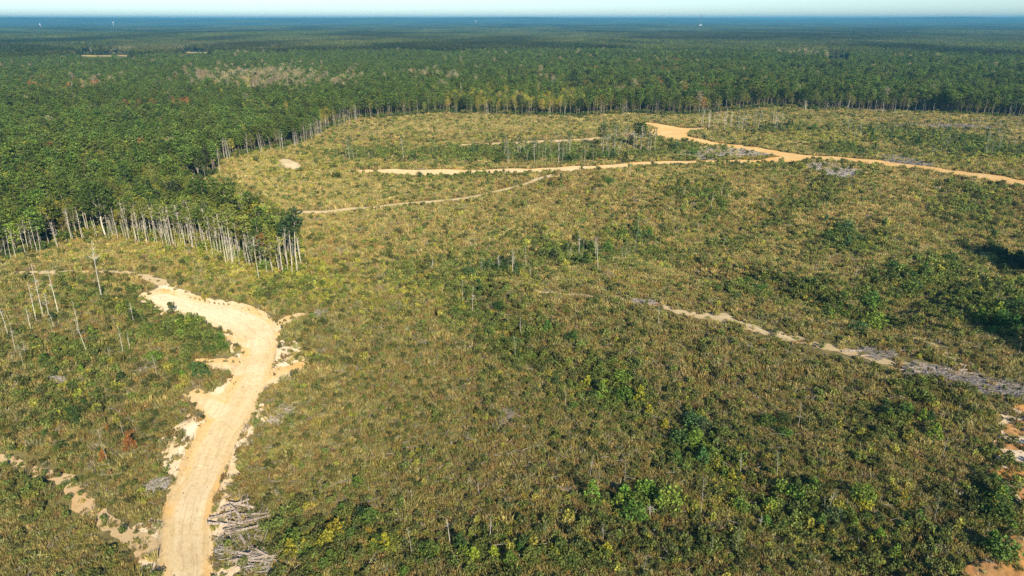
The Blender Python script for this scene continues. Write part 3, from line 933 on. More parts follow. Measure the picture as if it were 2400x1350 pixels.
def bare_meshes(h=14., forks=9, spread=2.0, r0=.17, leaf=0):
    tm = MeshB(); P = trunk_line(h, .22, 7)
    tm.tube(P, np.interp(np.linspace(0, 1, 7), [0, .1, 1], [r0 * 1.2, r0, r0 * .25]), 6, 0)
    cm = MeshB()
    for k in range(forks):
        z = h * rng.uniform(.45, .97); a = rng.uniform(0, 6.28); L = spread * rng.uniform(.4, 1.) * (1.25 - z / h)
        c = np.array([np.interp(z, P[:, 2], P[:, 0]), np.interp(z, P[:, 2], P[:, 1]), z])
        e = c + np.array([math.cos(a) * L, math.sin(a) * L, L * rng.uniform(.3, 1.1)])
        m_ = (c + e) / 2 + rng.normal(0, .12, 3)
        cm.tube([c, m_, e], [r0 * .32, r0 * .22, .012], 4, 1)
        for q in range(3):
            s_ = m_ + (e - m_) * rng.uniform(0, 1); d = rng.normal(0, .5, 3); d[2] = abs(d[2])
            cm.tube([s_, s_ + d], [.02, .006], 3, 1)
        if leaf:
            cm.cards(e + rng.normal(0, .38, (leaf, 3)), .34, .4, 1., 0)
    return tm, cm

T_pine = [pine_meshes(17 * s, c0, r, nb) for s, c0, r, nb in ((.96, .48, 2.6, 36), (.92, .52, 2.4, 34), (.98, .46, 2.8, 36), (.88, .5, 2.3, 32), (1.02, .54, 2.5, 34))]
T_slim = [pine_meshes(16, .68, 1.9, 24, 5), pine_meshes(15, .72, 1.7, 22, 5)]
T_oak = [broad_meshes(14, .32, 2.9, 16, 34), broad_meshes(15, .42, 2.6, 15, 34), broad_meshes(13, .28, 2.6, 15, 32)]
T_pop = [broad_meshes(16, .58, 2.8, 14, 36, False, .46, .15), broad_meshes(15, .62, 2.5, 13, 36, False, .46, .13), broad_meshes(14, .52, 2.1, 12, 32, False, .42, .12)]
T_big = [broad_meshes(14, .45, 4.6, 30, 70, True, .58)]
T_bare = [bare_meshes(14, 12, 2.2, .12), bare_meshes(12, 14, 2.6, .13), bare_meshes(13, 9, 1.5, .10)]
T_thin = [bare_meshes(11, 9, 1.3, .08, 9), bare_meshes(10, 8, 1.1, .07, 14), bare_meshes(12, 9, 1.2, .075, 4)]

def pair(tpls, name, mt, mc, mb):
    out = []
    for tm, cm in tpls:
        out.append((tm.mesh(name + '_trunk', [mt]), cm.mesh(name + '_crown', [mc, mb])))
    return out
def merged(tpls, mt, mc):
    out = []
    for tm, cm in tpls:
        m = MeshB()
        m.V = tm.V + cm.V
        m.F = [tuple(f) for f in tm.F] + [tuple(q + tm.n for q in f) for f in cm.F]
        m.M = [1] * len(tm.F) + list(cm.M); m.Rn = tm.Rn + cm.Rn; m.n = tm.n + cm.n
        out.append(m.mesh('forest_tree', [mc, mt]))
    return out

PM = {'pine': pair(T_pine, 'pine', M_bark, M_leaf, M_bark), 'slim': pair(T_slim, 'slim_pine', M_pale, M_leaf, M_bark),
      'oak': pair(T_oak, 'broadleaf', M_pale, M_leaf, M_bark), 'pop': pair(T_pop, 'slender', M_pale, M_leaf, M_pale),
      'big': pair(T_big, 'spreading', M_snag, M_leaf, M_pale), 'pole': pair([bare_meshes(14, 9, 1.3, .08), bare_meshes(13, 7, 1.1, .07), bare_meshes(15, 9, 1.5, .09)], 'pole', M_snag, M_leaf, M_snag), 'bare': pair(T_bare, 'bare', M_snag, M_leaf, M_snag), 'thin': pair(T_thin, 'thin', M_pale, M_leaf, M_pale)}
FT = merged(T_pine, M_bark, M_leaf) + merged(T_oak, M_bark, M_leaf) + merged(T_pop, M_pale, M_leaf) + merged(T_bare, M_snag, M_leaf) + merged(T_thin, M_pale, M_leaf)
# indices: pine 0-4, oak 5-7, pop 8-10, bare 11-13, thin 14-16
FTC = coll_of('forest_tree', FT)

# colours of crowns
CR = {'pine': (.118, .168, .034), 'pine2': (.088, .135, .030), 'oak': (.175, .190, .036), 'yellow': (.33, .30, .04), 'orange': (.38, .19, .06), 'dark': (.036, .058, .022), 'lime': (.24, .29, .045), 'tan': (.33, .275, .14)}

def open_f(x, y):
    g = np.full(x.shape, -999.)
    for P in OPEN: g = np.maximum(g, polysd(x, y, P))
    return g

# stands told apart in the photo by their crowns: (cx, cy, sx, sy, what, weight)
STANDS = [(620, 178, 110, 16, 'bare', 1.5), (480, 172, 50, 8, 'bare', .5), (400, 168, 70, 10, 'orange', .6), (790, 190, 40, 8, 'bare', .3), (150, 195, 90, 12, 'orange', 2.2), (60, 185, 60, 9, 'orange', .6), (200, 192, 40, 6, 'bare', .7),
          (380, 235, 70, 12, 'orange', 2.6), (540, 195, 90, 10, 'yellow', .8), (1000, 175, 60, 12, 'bare', .35), (1240, 170, 20, 8, 'orange', 1.5), (1130, 215, 40, 12, 'yellow', 1.6), (1050, 210, 30, 12, 'yellow', 1.2),
          (1260, 222, 60, 14, 'yellow', 1.4), (1330, 222, 40, 12, 'yellow', 1.0), (1580, 148, 60, 16, 'orange', 1.0), (1700, 190, 70, 12, 'orange', .7), (1400, 165, 120, 18, 'orange', .35), (570, 185, 40, 6, 'yellow', 1.3), (650, 240, 60, 10, 'yellow', .5),
          (760, 250, 30, 10, 'yellow', .9), (70, 300, 30, 12, 'yellow', .9), (330, 330, 50, 16, 'orange', .5), (200, 350, 80, 20, 'yellow', .35), (60, 350, 50, 20, 'orange', .4), (330, 490, 300, 55, 'lime', .7), (430, 500, 300, 50, 'oak', 1.1), (430, 500, 300, 50, 'yellow', .3), (1900, 120, 60, 8, 'bare', .5),
          (1400, 195, 500, 40, 'oak', .8), (2100, 190, 500, 60, 'oak', .8), (2100, 190, 500, 70, 'dark', .55), (1350, 180, 60, 10, 'dark', 1.2), (1150, 180, 60, 10, 'dark', .8), (900, 90, 600, 10, 'oak', .6), (1500, 130, 800, 30, 'oak', .4),
          (100, 420, 180, 80, 'oak', 1.1), (350, 400, 140, 60, 'oak', .7), (250, 330, 300, 60, 'oak', .3), (1700, 90, 800, 25, 'tan', .22), (500, 110, 500, 14, 'tan', .25), (1700, 110, 700, 40, 'dark', .4), (200, 90, 400, 12, 'dark', .4)]
KINDS = ['pine', 'pine2', 'oak', 'yellow', 'orange', 'dark', 'lime', 'tan', 'bare']

def forest_kinds(x, y):
    z = hs(x, y) + 13
    px, py = px_of(x, y, z)
    D = np.hypot(x, y)
    w1 = fbm(x / 110., y / 160., 91, 3); w2 = fbm(x / 45., y / 60., 95, 3); w3 = fbm(x / 300., y / 500., 99, 3)
    W_ = {k: np.zeros(x.shape) for k in KINDS}
    W_['pine'] += .9 + 1.2 * sst(.42, .55, w3)
    W_['pine2'] += .45
    W_['oak'] += .12 + 1.2 * sst(.50, .62, w1) * (1 - sst(.42, .55, w3) * .6)
    W_['dark'] += .10 + .25 * sst(.55, .7, w2)
    W_['yellow'] += .02 + .12 * sst(.58, .72, w2)
    W_['orange'] += .012 + .16 * sst(.60, .74, 1 - w1)
    W_['lime'] += .02
    W_['bare'] += .02 + .10 * sst(.62, .75, 1 - w2)
    W_['tan'] += .012
    for cx, cy, sx, sy, k, w in STANDS:
        W_[k] += (2.2 if k in ('oak', 'dark', 'lime', 'tan') else (2.6 if k == 'yellow' else 3.6)) * w * gauss_px(px, py, cx, cy, sx, sy)
    A = np.stack([W_[k] for k in KINDS], 1)
    A /= A.sum(1, keepdims=True)
    u = rng.uniform(0, 1, len(x))
    return (u[:, None] > np.cumsum(A, 1)).sum(1).clip(0, len(KINDS) - 1), A, w1

def jitter_grid(r0, r1, s, amax=46.):
    xm = r1 * math.sin(math.radians(amax))
    X, Y = np.meshgrid(np.arange(-xm, xm, s), np.arange(r0 * math.cos(math.radians(amax)), r1, s))
    X = X + (np.arange(X.shape[0]) % 2)[:, None] * s * .5
    x = (X + rng.uniform(-.38, .38, X.shape) * s).ravel(); y = (Y + rng.uniform(-.38, .38, Y.shape) * s).ravel()
    D = np.hypot(x, y)
    k = (D > r0) & (D < r1) & (np.abs(x) < y * math.tan(math.radians(amax)))
    return x[k], y[k]

def make_thing(key, i, name, label, cat, group, x, y, s, rz, tint, zs=1.0, lean=(0, 0)):
    tm, cm = PM[key][i % len(PM[key])]
    e = bpy.data.objects.new(name, None); C.objects.link(e)
    e.empty_display_size = .5
    e.location = (x, y, float(hf(np.array([x]), np.array([y]))[0]) - .1)
    e.rotation_euler = (lean[0], lean[1], rz); e.scale = (s, s, s * zs)
    tag(e, label, cat, group)
    t = link(tm, 'trunk', e)
    c = link(cm, 'crown', e)
    c['tint'] = [float(q) for q in tint]
    return e

def where_txt(px, py, D):
    """plain words for a spot, by what it stands beside"""
    if px < 330 and D < 260: return 'at the left end of the wooded front', 'a'
    return None

def forest():
    x1, y1 = jitter_grid(150, 470, 3.35)
    x2, y2 = jitter_grid(470, 1330, 4.0)
    x = np.concatenate([x1, x2]); y = np.concatenate([y1, y2])
    D = np.hypot(x, y)
    cd = np.full(x.shape, -99.); m = D < 900
    cd[m] = polysd(x[m], y[m], CLEAR)
    k = (cd < 0) & (open_f(x, y) < 0)
    gap = fbm(x / 18., y / 18., 111, 2)
    k &= (gap > .27) | (cd > -6)
    x, y, D, cd = x[k], y[k], D[k], cd[k]
    kd, _, w1 = forest_kinds(x, y)
    kn = np.array(KINDS)[kd]
    z = hf(x, y) - .1
    px, py = px_of(x, y, z)
    # slender close-set stems in the wooded point
    ti = np.zeros(len(x), int); tint = np.zeros((len(x), 3))
    r_ = rng.uniform(0, 1, len(x))
    for k_, cols, idxs in (('pine', 'pine', (0, 1, 2, 3, 4)), ('pine2', 'pine2', (0, 1, 2, 3, 4)), ('oak', 'oak', (5, 6, 7)), ('yellow', 'yellow', (5, 6, 8)), ('orange', 'orange', (5, 6, 7)), ('dark', 'dark', (5, 6, 7, 0)),
                           ('lime', 'lime', (5, 8, 9)), ('tan', 'tan', (9, 10, 7)), ('bare', 'tan', (8, 9, 10, 13, 11))):
        m = kn == k_
        tint[m] = CR[cols]; ti[m] = np.array(idxs)[(r_[m] * len(idxs)).astype(int)]
    tint *= rng.uniform(.72, 1.28, (len(x), 1)) * rng.uniform(.90, 1.10, (len(x), 3))
    tint *= (0.85 + .35 * fbm(x / 30., y / 30., 121, 2))[:, None]
    sc = rng.uniform(.80, 1.12, len(x)) * (.78 + .34 * fbm(x / 60., y / 60., 131, 2)) * np.where(x < 40, .90, 1.)
    sc = np.where((px > 180) & (px < 760) & (py > 470), sc * .95, sc) * np.where(np.isin(kn, ['pine', 'pine2']), 1.0, .95)
    sc = np.where((kn == 'bare') & (D > 450), sc * 1.25, sc)
    rz = rng.uniform(0, 6.28, len(x))
    # individuals: the trees that show largest
    infr = (px > -40) & (px < 2440) & (py < 1380)
    order = np.argsort(D + np.where(cd > -9, -40, 0) + np.where(infr, 0, 9999))
    taken = np.zeros(len(x), bool)
    cnt = {'pine_tree': 0, 'broadleaf_tree': 0, 'bare_tree': 0}
    lim = {'pine_tree': 290, 'broadleaf_tree': 230, 'bare_tree': 60}
    for i in order[:1600]:
        if not infr[i]: break
        t = int(ti[i])
        kk = 'pine_tree' if t < 5 else ('broadleaf_tree' if t < 11 else 'bare_tree')
        if cnt[kk] >= lim[kk]: continue
        cnt[kk] += 1; taken[i] = True
        key, j = ('pine', t) if t < 5 else (('oak', t - 5) if t < 8 else (('pop', t - 8) if t < 11 else (('bare', t - 11) if t < 14 else ('thin', t - 14))))
        front = cd[i] > -6
        P = px[i]
        colw = {'pine': 'green', 'pine2': 'deep green', 'oak': 'olive green', 'yellow': 'yellowing', 'orange': 'rusty orange', 'dark': 'very dark green', 'lime': 'bright yellow-green', 'tan': 'pale thin-leaved', 'bare': 'leafless pale'}[kn[i]]
        if 200 < P < 730 and py[i] > 480: place = 'of the wooded point'
        elif py[i] > 470: place = 'of the left edge wood'
        elif py[i] > 340: place = 'of the upper left wood'
        else: place = 'of the far tree line'
        row = 'in front ' if front else 'in the interior '
        nm = {'pine_tree': 'pine', 'broadleaf_tree': 'broadleaf tree', 'bare_tree': 'bare tree'}[kk]
        key2 = key; jj = j
        if front and 200 < P < 730 and py[i] > 480:
            if key == 'pine': key2, jj = 'slim', i
            elif key == 'oak': key2, jj = 'pop', i
        third = ['left third', 'middle', 'right third'][int(min(2, max(0, (P - (200 if place.startswith('of the wooded') else 0)) / (180 if place.startswith('of the wooded') else 260))))] if py[i] > 340 else None
        lab = '%s %s %s%s' % (colw, nm, row, place)
        if third: lab += ', its ' + third
        make_thing(key2, jj, kk, lab, 'tree', '%ss %s%s' % (nm.replace('tree with bare branches', 'bare tree'), row, place), x[i], y[i], sc[i], rz[i], tint[i])
    k = ~taken
    o = scatter('forest', x[k], y[k], z[k], rz[k], sc[k], ti[k], tint[k], FTC, tilt=.02)
    o['label'] = 'dense mixed pine and hardwood forest around the clearing'
    print('forest', k.sum(), cnt)
    # shrubs under the trees near the edge
    n = 60000
    ux, uy = fan(n, 150, 600)
    c = polysd(ux, uy, CLEAR); q = (c < .5) & (c > -22)
    ux, uy = ux[q], uy[q]
    tt = np.array([PALV[PALK.index('green')], PALV[PALK.index('dark')] * 1.4, PALV[PALK.index('olive')] * .8])[rng.integers(0, 3, len(ux))]
    upx, upy = px_of(ux, uy)
    pn = (upx > 190) & (upx < 760) & (upy > 500)
    tt[pn] = np.array([PALV[PALK.index('lime')] * .8, PALV[PALK.index('green')] * 1.3, PALV[PALK.index('olive')]])[rng.integers(0, 3, pn.sum())]
    o = scatter('undergrowth', ux, uy, hf(ux, uy) - .1, rng.uniform(0, 6.28, len(ux)), rng.uniform(1.0, 2.9, len(ux)), 8 + rng.integers(0, 3, len(ux)), tt, GCC)
    o['label'] = 'dark shrubs growing under the edge of the woods'
forest()

# ---------------------------------------------------------------- far forest in patches of many crowns
def crown_blob(m, c, r, h, mi, kind):
    n = 5
    if kind == 0:      # pointed
        prof = [(.0, .55), (.35, 1.), (.75, .55), (1.0, .0)]
    else:
        prof = [(.0, .55), (.3, 1.), (.7, .85), (1., .0)]
    V = []; k = 6
    off = rng.uniform(0, 6.28)
    for t, q in prof[:-1]:
        for j in range(k):
            a = off + 6.283 * j / k; rr = r * q * rng.uniform(.75, 1.25)
            V.append((c[0] + rr * math.cos(a), c[1] + rr * math.sin(a), c[2] + h * t + rng.uniform(-.3, .3)))
    V.append((c[0], c[1], c[2] + h)); F = []
    for i in range(2):
        for j in range(k):
            F.append((i * k + j, i * k + (j + 1) % k, (i + 1) * k + (j + 1) % k, (i + 1) * k + j))
    for j in range(k): F.append((2 * k + j, 2 * k + (j + 1) % k, 3 * k))
    v = rng.uniform(0, 1)
    m.add(np.array(V), F, mi, np.clip(v + rng.normal(0, .12, len(F)), 0, 1))
def patch_mesh(n, mixp):
    m = MeshB(); s = 42.
    for i in range(n):
        x, y = rng.uniform(-s / 2, s / 2, 2)
        kd = 0 if rng.uniform() < mixp else 1
        r = rng.uniform(1.9, 3.0) if kd == 0 else rng.uniform(2.2, 3.8)
        hh = rng.uniform(6, 9); top = rng.uniform(12.5, 17.5)
        crown_blob(m, (x, y, top - hh), r, hh, 0, kd)
    for i in range(60):   # low growth under the crowns
        x, y = rng.uniform(-s / 2, s / 2, 2); crown_blob(m, (x, y, 0), rng.uniform(1.8, 3.2), rng.uniform(4, 9), 0, 1)
    for i in range(14):   # pale stems showing through
        x, y = rng.uniform(-s / 2, s / 2, 2); h = rng.uniform(11, 16)
        V = [(x - .25, y, 0), (x + .25, y, 0), (x + .15, y, h), (x - .15, y, h)]
        m.add(np.array(V), [(0, 1, 2, 3)], 1)
    return m.mesh('woodland_patch', [M_leaf, M_pale])
PT = [patch_mesh(95, .8), patch_mesh(90, .5), patch_mesh(80, .2), patch_mesh(85, .6)]
PTC = coll_of('woodland_patch', PT)
def far_forest():
    xs, ys = [], []
    for r0, r1, s, sc in ((1310, 3000, 31, 1.), (3000, 9300, 44, 1.35), (9300, 15500, 84, 2.3)):
        x, y = jitter_grid(r0, r1, s, 47)
        xs.append((x, y, np.full(len(x), sc)))
    x = np.concatenate([q[0] for q in xs]); y = np.concatenate([q[1] for q in xs]); sc = np.concatenate([q[2] for q in xs])
    k = open_f(x, y) < -17
    x, y, sc = x[k], y[k], sc[k]
    kd, A, w1 = forest_kinds(x, y)
    colv = np.array([CR[k if k != 'bare' else 'tan'] for k in KINDS])
    tint = A @ colv * .27 + colv[kd] * .16
    tint *= (0.45 + .9 * sst(.25, .75, fbm(x / 200., y / 420., 141, 3)))[:, None] * rng.uniform(.8, 1.2, (len(x), 1))
    z = hs(x, y) - .3
    zs = (.85 + .3 * fbm(x / 200., y / 200., 151, 2)) / sc
    o = scatter('distant_forest', x, y, z, rng.uniform(0, 6.28, len(x)), sc, rng.integers(0, 4, len(x)), tint, PTC, tilt=.0, zs=zs)
    o['label'] = 'unbroken woodland stretching away to the blue horizon'
    print('far patches', len(x))
far_forest()

# ---------------------------------------------------------------- trees standing alone in the clearing
def hgt_from(base, top):
    bx, by = at(*base)
    zb = float(hs(bx, by))
    dep = by * cP - (zb - H) * sP
    # vertical pixel shift of a point raised by h: solve numerically
    lo, hi = 0.2, 140
    for _ in range(30):
        mid = (lo + hi) / 2
        if px_of(bx, by, zb + mid)[1] > top[1]: lo = mid
        else: hi = mid
    return bx, by, lo

H0 = {'bare': [14, 12, 13], 'thin': [11, 10, 12], 'pine': [17, 16, 17.7, 15, 18.4], 'slim': [16, 15], 'oak': [14, 15, 13], 'pop': [16, 15, 14], 'big': [14]}
SNAGS = [  # base, top, key, index, label
    ((240, 704), (213, 560), 'bare', 0, 'tall leafless grey snag by the old track left of the haul road end'),
    ((103, 747), (77, 617), 'bare', 2, 'tallest bare leaning snag near the left edge of the photo'),
    ((87, 757), (60, 660), 'bare', 2, 'thin bare snag just left of the tallest snag at the left edge'),
    ((138, 740), (122, 633), 'bare', 2, 'straight bare snag just right of the tallest snag at the left edge'),
    ((116, 748), (102, 683), 'bare', 1, 'short thick snag between two taller ones at the left edge'),
    ((22, 793), (2, 700), 'bare', 2, 'leaning bare snag cut by the left edge of the photo'),
    ((205, 830), (188, 740), 'bare', 2, 'bare snag standing alone in the brush left of the haul road spurs'),
    ((177, 727), (171, 700), 'bare', 0, 'short white broken stub left of the haul road end'),
    ((233, 722), (232, 683), 'thin', 1, 'small yellow-leaved stem at the foot of the tall grey snag'),
    ((254, 1091), (241, 1005), 'thin', 2, 'thin curved grey stem in the brush left of the near haul road'),
    ((292, 1024), (288, 985), 'thin', 2, 'short thin stem beside the rusty shrubs left of the near haul road'),
    ((370, 900), (353, 830), 'thin', 2, 'slender pale stem standing between the haul road spurs and the left brush'),
    ((262, 852), (255, 812), 'thin', 2, 'short slender stem in the brush above the bleached root tangle'),
    ((1131, 648), (1128, 598), 'bare', 2, 'bright bare trunk in the thicket at the middle of the clearing'),
    ((1170, 646), (1163, 600), 'bare', 1, 'forked pale snag in the thicket at the middle of the clearing'),
    ((1202, 650), (1210, 580), 'thin', 0, 'tall thin grey stem right of the forked snag in the middle thicket'),
    ((1192, 648), (1194, 610), 'thin', 2, 'short thin stem right beside the forked snag in the middle thicket'),
    ((1226, 648), (1228, 612), 'thin', 1, 'leafy thin stem at the right end of the middle thicket'),
    ((1103, 640), (1105, 605), 'thin', 2, 'thin stem at the left end of the middle thicket'),
    ((1085, 715), (1083, 655), 'thin', 2, 'thin reddish stem below the middle thicket, left one of the pair'),
    ((1107, 745), (1109, 667), 'bare', 2, 'taller pale stem below the middle thicket, right one of the pair'),
    ((1221, 793), (1222, 740), 'bare', 2, 'pair-like pale stem in the green hollow at the photo centre, right one'),
    ((1207, 848), (1205, 790), 'thin', 2, 'thin red-brown stem just below the centre of the photo'),
    ((1192, 772), (1191, 745), 'thin', 2, 'short thin stem in the green hollow at the photo centre'),
    ((1402, 633), (1409, 563), 'bare', 2, 'tall thin grey snag in the upper right of the middle thickets'),
    ((1397, 618), (1396, 572), 'thin', 2, 'thin snag just left of the tall one in the upper right thicket'),
    ((1332, 618), (1331, 588), 'bare', 2, 'short bare snag in the dark shrubs above the middle of the photo'),
    ((1362, 616), (1361, 578), 'thin', 0, 'slim stem in the dark shrubs between two bare snags'),
    ((1494, 561), (1496, 510), 'thin', 1, 'light green slender tree standing alone on the slope below the far haul road'),
    ((1474, 560), (1474, 540), 'thin', 1, 'short slender green tree left of the lone light green one'),
    ((1435, 500), (1435, 475), 'thin', 2, 'small bare stem on the slope below the far haul road'),
    ((1665, 497), (1674, 447), 'bare', 2, 'leaning white snag on the slope below the slash patch'),
    ((1659, 502), (1660, 478), 'thin', 2, 'short stem just left of the leaning white snag on the slope'),
    ((1602, 464), (1602, 436), 'bare', 0, 'bare snag in the dark thicket under the far haul road'),
    ((1594, 462), (1590, 440), 'bare', 1, 'second bare snag in the dark thicket under the far haul road, left one'),
    ((2392, 608), (2396, 550), 'bare', 2, 'white snag by the dark hollow at the right edge'),
    ((2345, 606), (2341, 578), 'thin', 2, 'thin snag inside the dark hollow at the right edge'),
    ((2332, 714), (2338, 680), 'thin', 2, 'thin leaning stem below the dark hollow at the right edge'),
    ((2388, 828), (2384, 803), 'thin', 2, 'short broken stem at the right edge above the grey slash'),
    ((1870, 1005), (1875, 940), 'thin', 2, 'thin bare stem in the brush right of the lower centre'),
    ((1734, 1117), (1739, 1061), 'bare', 2, 'pale upright stem beside the green saplings, lower right of centre'),
    ((1642, 1210), (1640, 1120), 'thin', 2, 'tall thin arching stem in the lower brush right of centre'),
    ((1147, 1272), (1148, 1215), 'bare', 2, 'thin white stem in the golden grass at the bottom middle'),
    ((1524, 1210), (1521, 1180), 'bare', 0, 'short white stub in the green brush at the bottom, right of centre'),
    ((1506, 1350), (1503, 1300), 'thin', 0, 'forked bare stem at the very bottom of the photo'),
    ((1955, 1180), (1957, 1150), 'thin', 2, 'short thin stem in the lower right brush'),
    ((2060, 1190), (2061, 1165), 'thin', 2, 'short bare stem in the lower right brush near the orange bank'),
    ((1545, 790), (1550, 748), 'thin', 2, 'thin stem standing just below the old track right of centre'),
    ((1500, 905), (1503, 875), 'thin', 2, 'small stem in the brush below the white sandy streak'),
    ((1011, 631), (1011, 604), 'bare', 2, 'short bright white stub left of the middle thicket'),
    ((820, 377), (818, 318), 'pop', 1, 'tallest slim green tree at the left end of the upper thicket row'),
    ((811, 378), (808, 345), 'thin', 0, 'thin pale stem left of the slim green tree in the upper clearing'),
    ((873, 378), (871, 355), 'thin', 1, 'small stem right of the slim green trees in the upper clearing'),
    ((946, 378), (945, 317), 'pop', 2, 'lone slim green tree above the left end of the far haul road'),
    ((1008, 368), (1008, 344), 'thin', 2, 'small bare pair stem above the left part of the far haul road'),
    ((1013, 367), (1016, 347), 'thin', 2, 'smaller stem right beside the bare pair stem above the far haul road'),
    ((1413, 350), (1413, 292), 'pine', 3, 'dark leaning pine with a bare lower trunk left of the road pad'),
    ((1442, 353), (1441, 287), 'pop', 0, 'tall grey-green slim tree left of the road pad'),
    ((1423, 362), (1422, 312), 'bare', 0, 'white trunk standing in front of the pines left of the road pad'),
    ((1502, 348), (1501, 282), 'pine', 0, 'broad dark pine nearest to the road pad'),
    ((1491, 350), (1490, 288), 'slim', 0, 'slim pine just left of the broad dark pine by the road pad'),
    ((1536, 338), (1534, 300), 'pop', 2, 'small green tree right at the left rim of the road pad'),
    ((1370, 388), (1371, 332), 'pop', 1, 'yellow-green tree with pale stems at the edge of the far haul road'),
    ((1363, 388), (1362, 350), 'thin', 1, 'smaller yellowish stem left of the yellow-green roadside tree'),
    ((1475, 412), (1478, 382), 'bare', 1, 'white dead tree on the near side of the far haul road'),
    ((1302, 322), (1302, 311), 'bare', 0, 'short white stub in the grass of the upper clearing'),
    ((1678, 315), (1679, 293), 'bare', 0, 'white broken stub right of the road pad'),
    ((1888, 259), (1888, 205), 'big', 0, 'large pale-trunked spreading tree at the far tree line'),
    ((1985, 256), (1987, 215), 'oak', 0, 'second white-forked tree at the far tree line, right of the large one'),
    ((2062, 259), (2063, 222), 'oak', 1, 'white-trunked tree at the far tree line, third from the large one'),
    ((2337, 271), (2336, 232), 'oak', 2, 'white-trunked tree at the far tree line near the right edge'),
    ((467, 424), (463, 350), 'big', 0, 'spreading old tree with white forked limbs at the left tree line'),
    ((516, 408), (511, 346), 'bare', 0, 'tall bare pole-like snag beside the spreading old tree'),
    ((447, 465), (446, 425), 'bare', 2, 'white snag standing out in the grass below the spreading old tree'),
    ((483, 426), (481, 385), 'pop', 0, 'slender green tree between the spreading tree and the bare pole'),
    ((414, 462), (410, 400), 'slim', 1, 'slim pine standing behind the wooded point'),
    ((385, 442), (378, 370), 'oak', 0, 'dark thick tree with white stems left of the spreading old tree'),
    ((697, 640), (675, 490), 'slim', 0, 'tall blue-green pine at the right tip of the wooded point'),
    ((686, 637), (672, 510), 'slim', 1, 'second tall pine at the right tip of the wooded point'),
    ((676, 632), (664, 520), 'slim', 1, 'third leaning pine at the right tip of the wooded point'),
    ((607, 655), (595, 540), 'pop', 2, 'vine-hung dark green tree in front of the tip of the wooded point'),
    ((640, 640), (630, 540), 'oak', 2, 'bushy grey-green tree in front of the tip of the wooded point'),
    ((250, 560), (225, 430), 'big', 0, 'large old tree with a curving white trunk in the wooded point'),
    ((137, 586), (125, 520), 'bare', 1, 'fan-shaped leafless tree at the left wood edge'),
    ((16, 607), (2, 560), 'bare', 0, 'white leaning trunk at the left wood edge'),
]
TINTS = {'pine': CR['pine2'], 'slim': (.060, .10, .040), 'oak': CR['oak'], 'pop': (.11, .15, .045), 'big': (.075, .11, .028), 'bare': (.2, .17, .09), 'thin': (.15, .17, .06)}
KN = {'pine': 'pine_tree', 'slim': 'pine_tree', 'oak': 'broadleaf_tree', 'pop': 'broadleaf_tree', 'big': 'spreading_tree', 'bare': 'dead_tree', 'thin': 'thin_tree'}
for base, top, key, i, lab in SNAGS:
    bx, by, hh = hgt_from(base, top)
    s = hh / H0[key][i]
    t = np.array(TINTS[key])
    if 'yellow' in lab: t = np.array((.24, .23, .05))
    if 'light green' in lab: t = np.array((.17, .22, .07))
    w = s if s > .6 else (s * .6 + .24)
    if 'white stub' in lab: w *= 2.2
    if 'broad dark' in lab or 'leaning pine with' in lab: w *= 1.6
    e = make_thing(key, i, KN[key], lab, 'dead tree' if key == 'bare' else 'tree', None, bx, by, w, random.uniform(0, 6.28), t, s / w,
                   (random.gauss(0, .025), random.gauss(0, .025)))

# groups of look-alike thin trees in the clearing: (x0, x1, y0, y1, n, height range, keys, label, group)
ROWS = [((1630, 1838), (292, 309), 46, (8, 14), ('bare', 'thin', 'bare'), 'thin pale bare stem in the row of stems right of the road pad', 'row of thin bare stems right of the road pad'),
        ((1180, 1460), (362, 390), 46, (6, 13), ('thin', 'thin', 'bare', 'pop'), 'slender leafy stem in the thicket above the far haul road', 'thicket stems above the far haul road'),
        ((1390, 1540), (345, 366), 16, (9, 16), ('thin', 'bare', 'pop'), 'thin stem among the pines left of the road pad', 'thin stems left of the road pad'),
        ((800, 885), (368, 381), 10, (4, 9), ('thin', 'bare'), 'small stem in the thicket at the left end of the upper clearing', 'stems at the left end of the upper clearing'),
        ((2120, 2400), (300, 375), 42, (6, 12), ('thin', 'bare', 'thin'), 'thin grey stem in the dark thicket at the upper right edge', 'thin stems of the upper right thicket'),
        ((1980, 2110), (280, 345), 16, (6, 11), ('thin', 'bare'), 'thin stem scattered in the upper right of the clearing', 'scattered stems of the upper right clearing'),
        ((1140, 1250), (628, 652), 8, (3, 7), ('thin', 'bare'), 'low thin stem in the thicket at the middle of the clearing', 'low stems in the middle thicket'),
        ((1330, 1500), (590, 625), 12, (4, 8), ('thin', 'bare'), 'thin stem in the shrub belt right of the middle thicket', 'stems right of the middle thicket'),
        ((20, 330), (760, 880), 13, (3, 7), ('thin', 'bare'), 'small leaning stem in the brush at the left', 'small stems in the left brush'),
        ((900, 2300), (900, 1320), 22, (2.5, 5), ('thin', 'thin', 'bare'), 'thin dead stem poking from the near brush', 'thin dead stems in the near brush'),
        ((1500, 2300), (450, 800), 16, (3, 6), ('thin', 'bare'), 'small thin stem on the right slope', 'small stems on the right slope')]
for (xa, xb), (ya, yb), n, (h0, h1), keys, lab, grp in ROWS:
    for q in range(n):
        key = random.choice(keys); i = random.randrange(3)
        px_, py_ = random.uniform(xa, xb), random.uniform(ya, yb)
        bx, by = at(px_, py_)
        if bare_field(np.array([bx]), np.array([by]))[0] > -1.0: continue
        hh = random.uniform(h0, h1); s = hh / H0[key][i]; w = s * .75 + .12
        make_thing(key, i, KN[key], lab, 'tree', grp, bx, by, w, random.uniform(0, 6.28), np.array(TINTS[key]) * random.uniform(.8, 1.2), s / w, (random.gauss(0, .04), random.gauss(0, .04)))

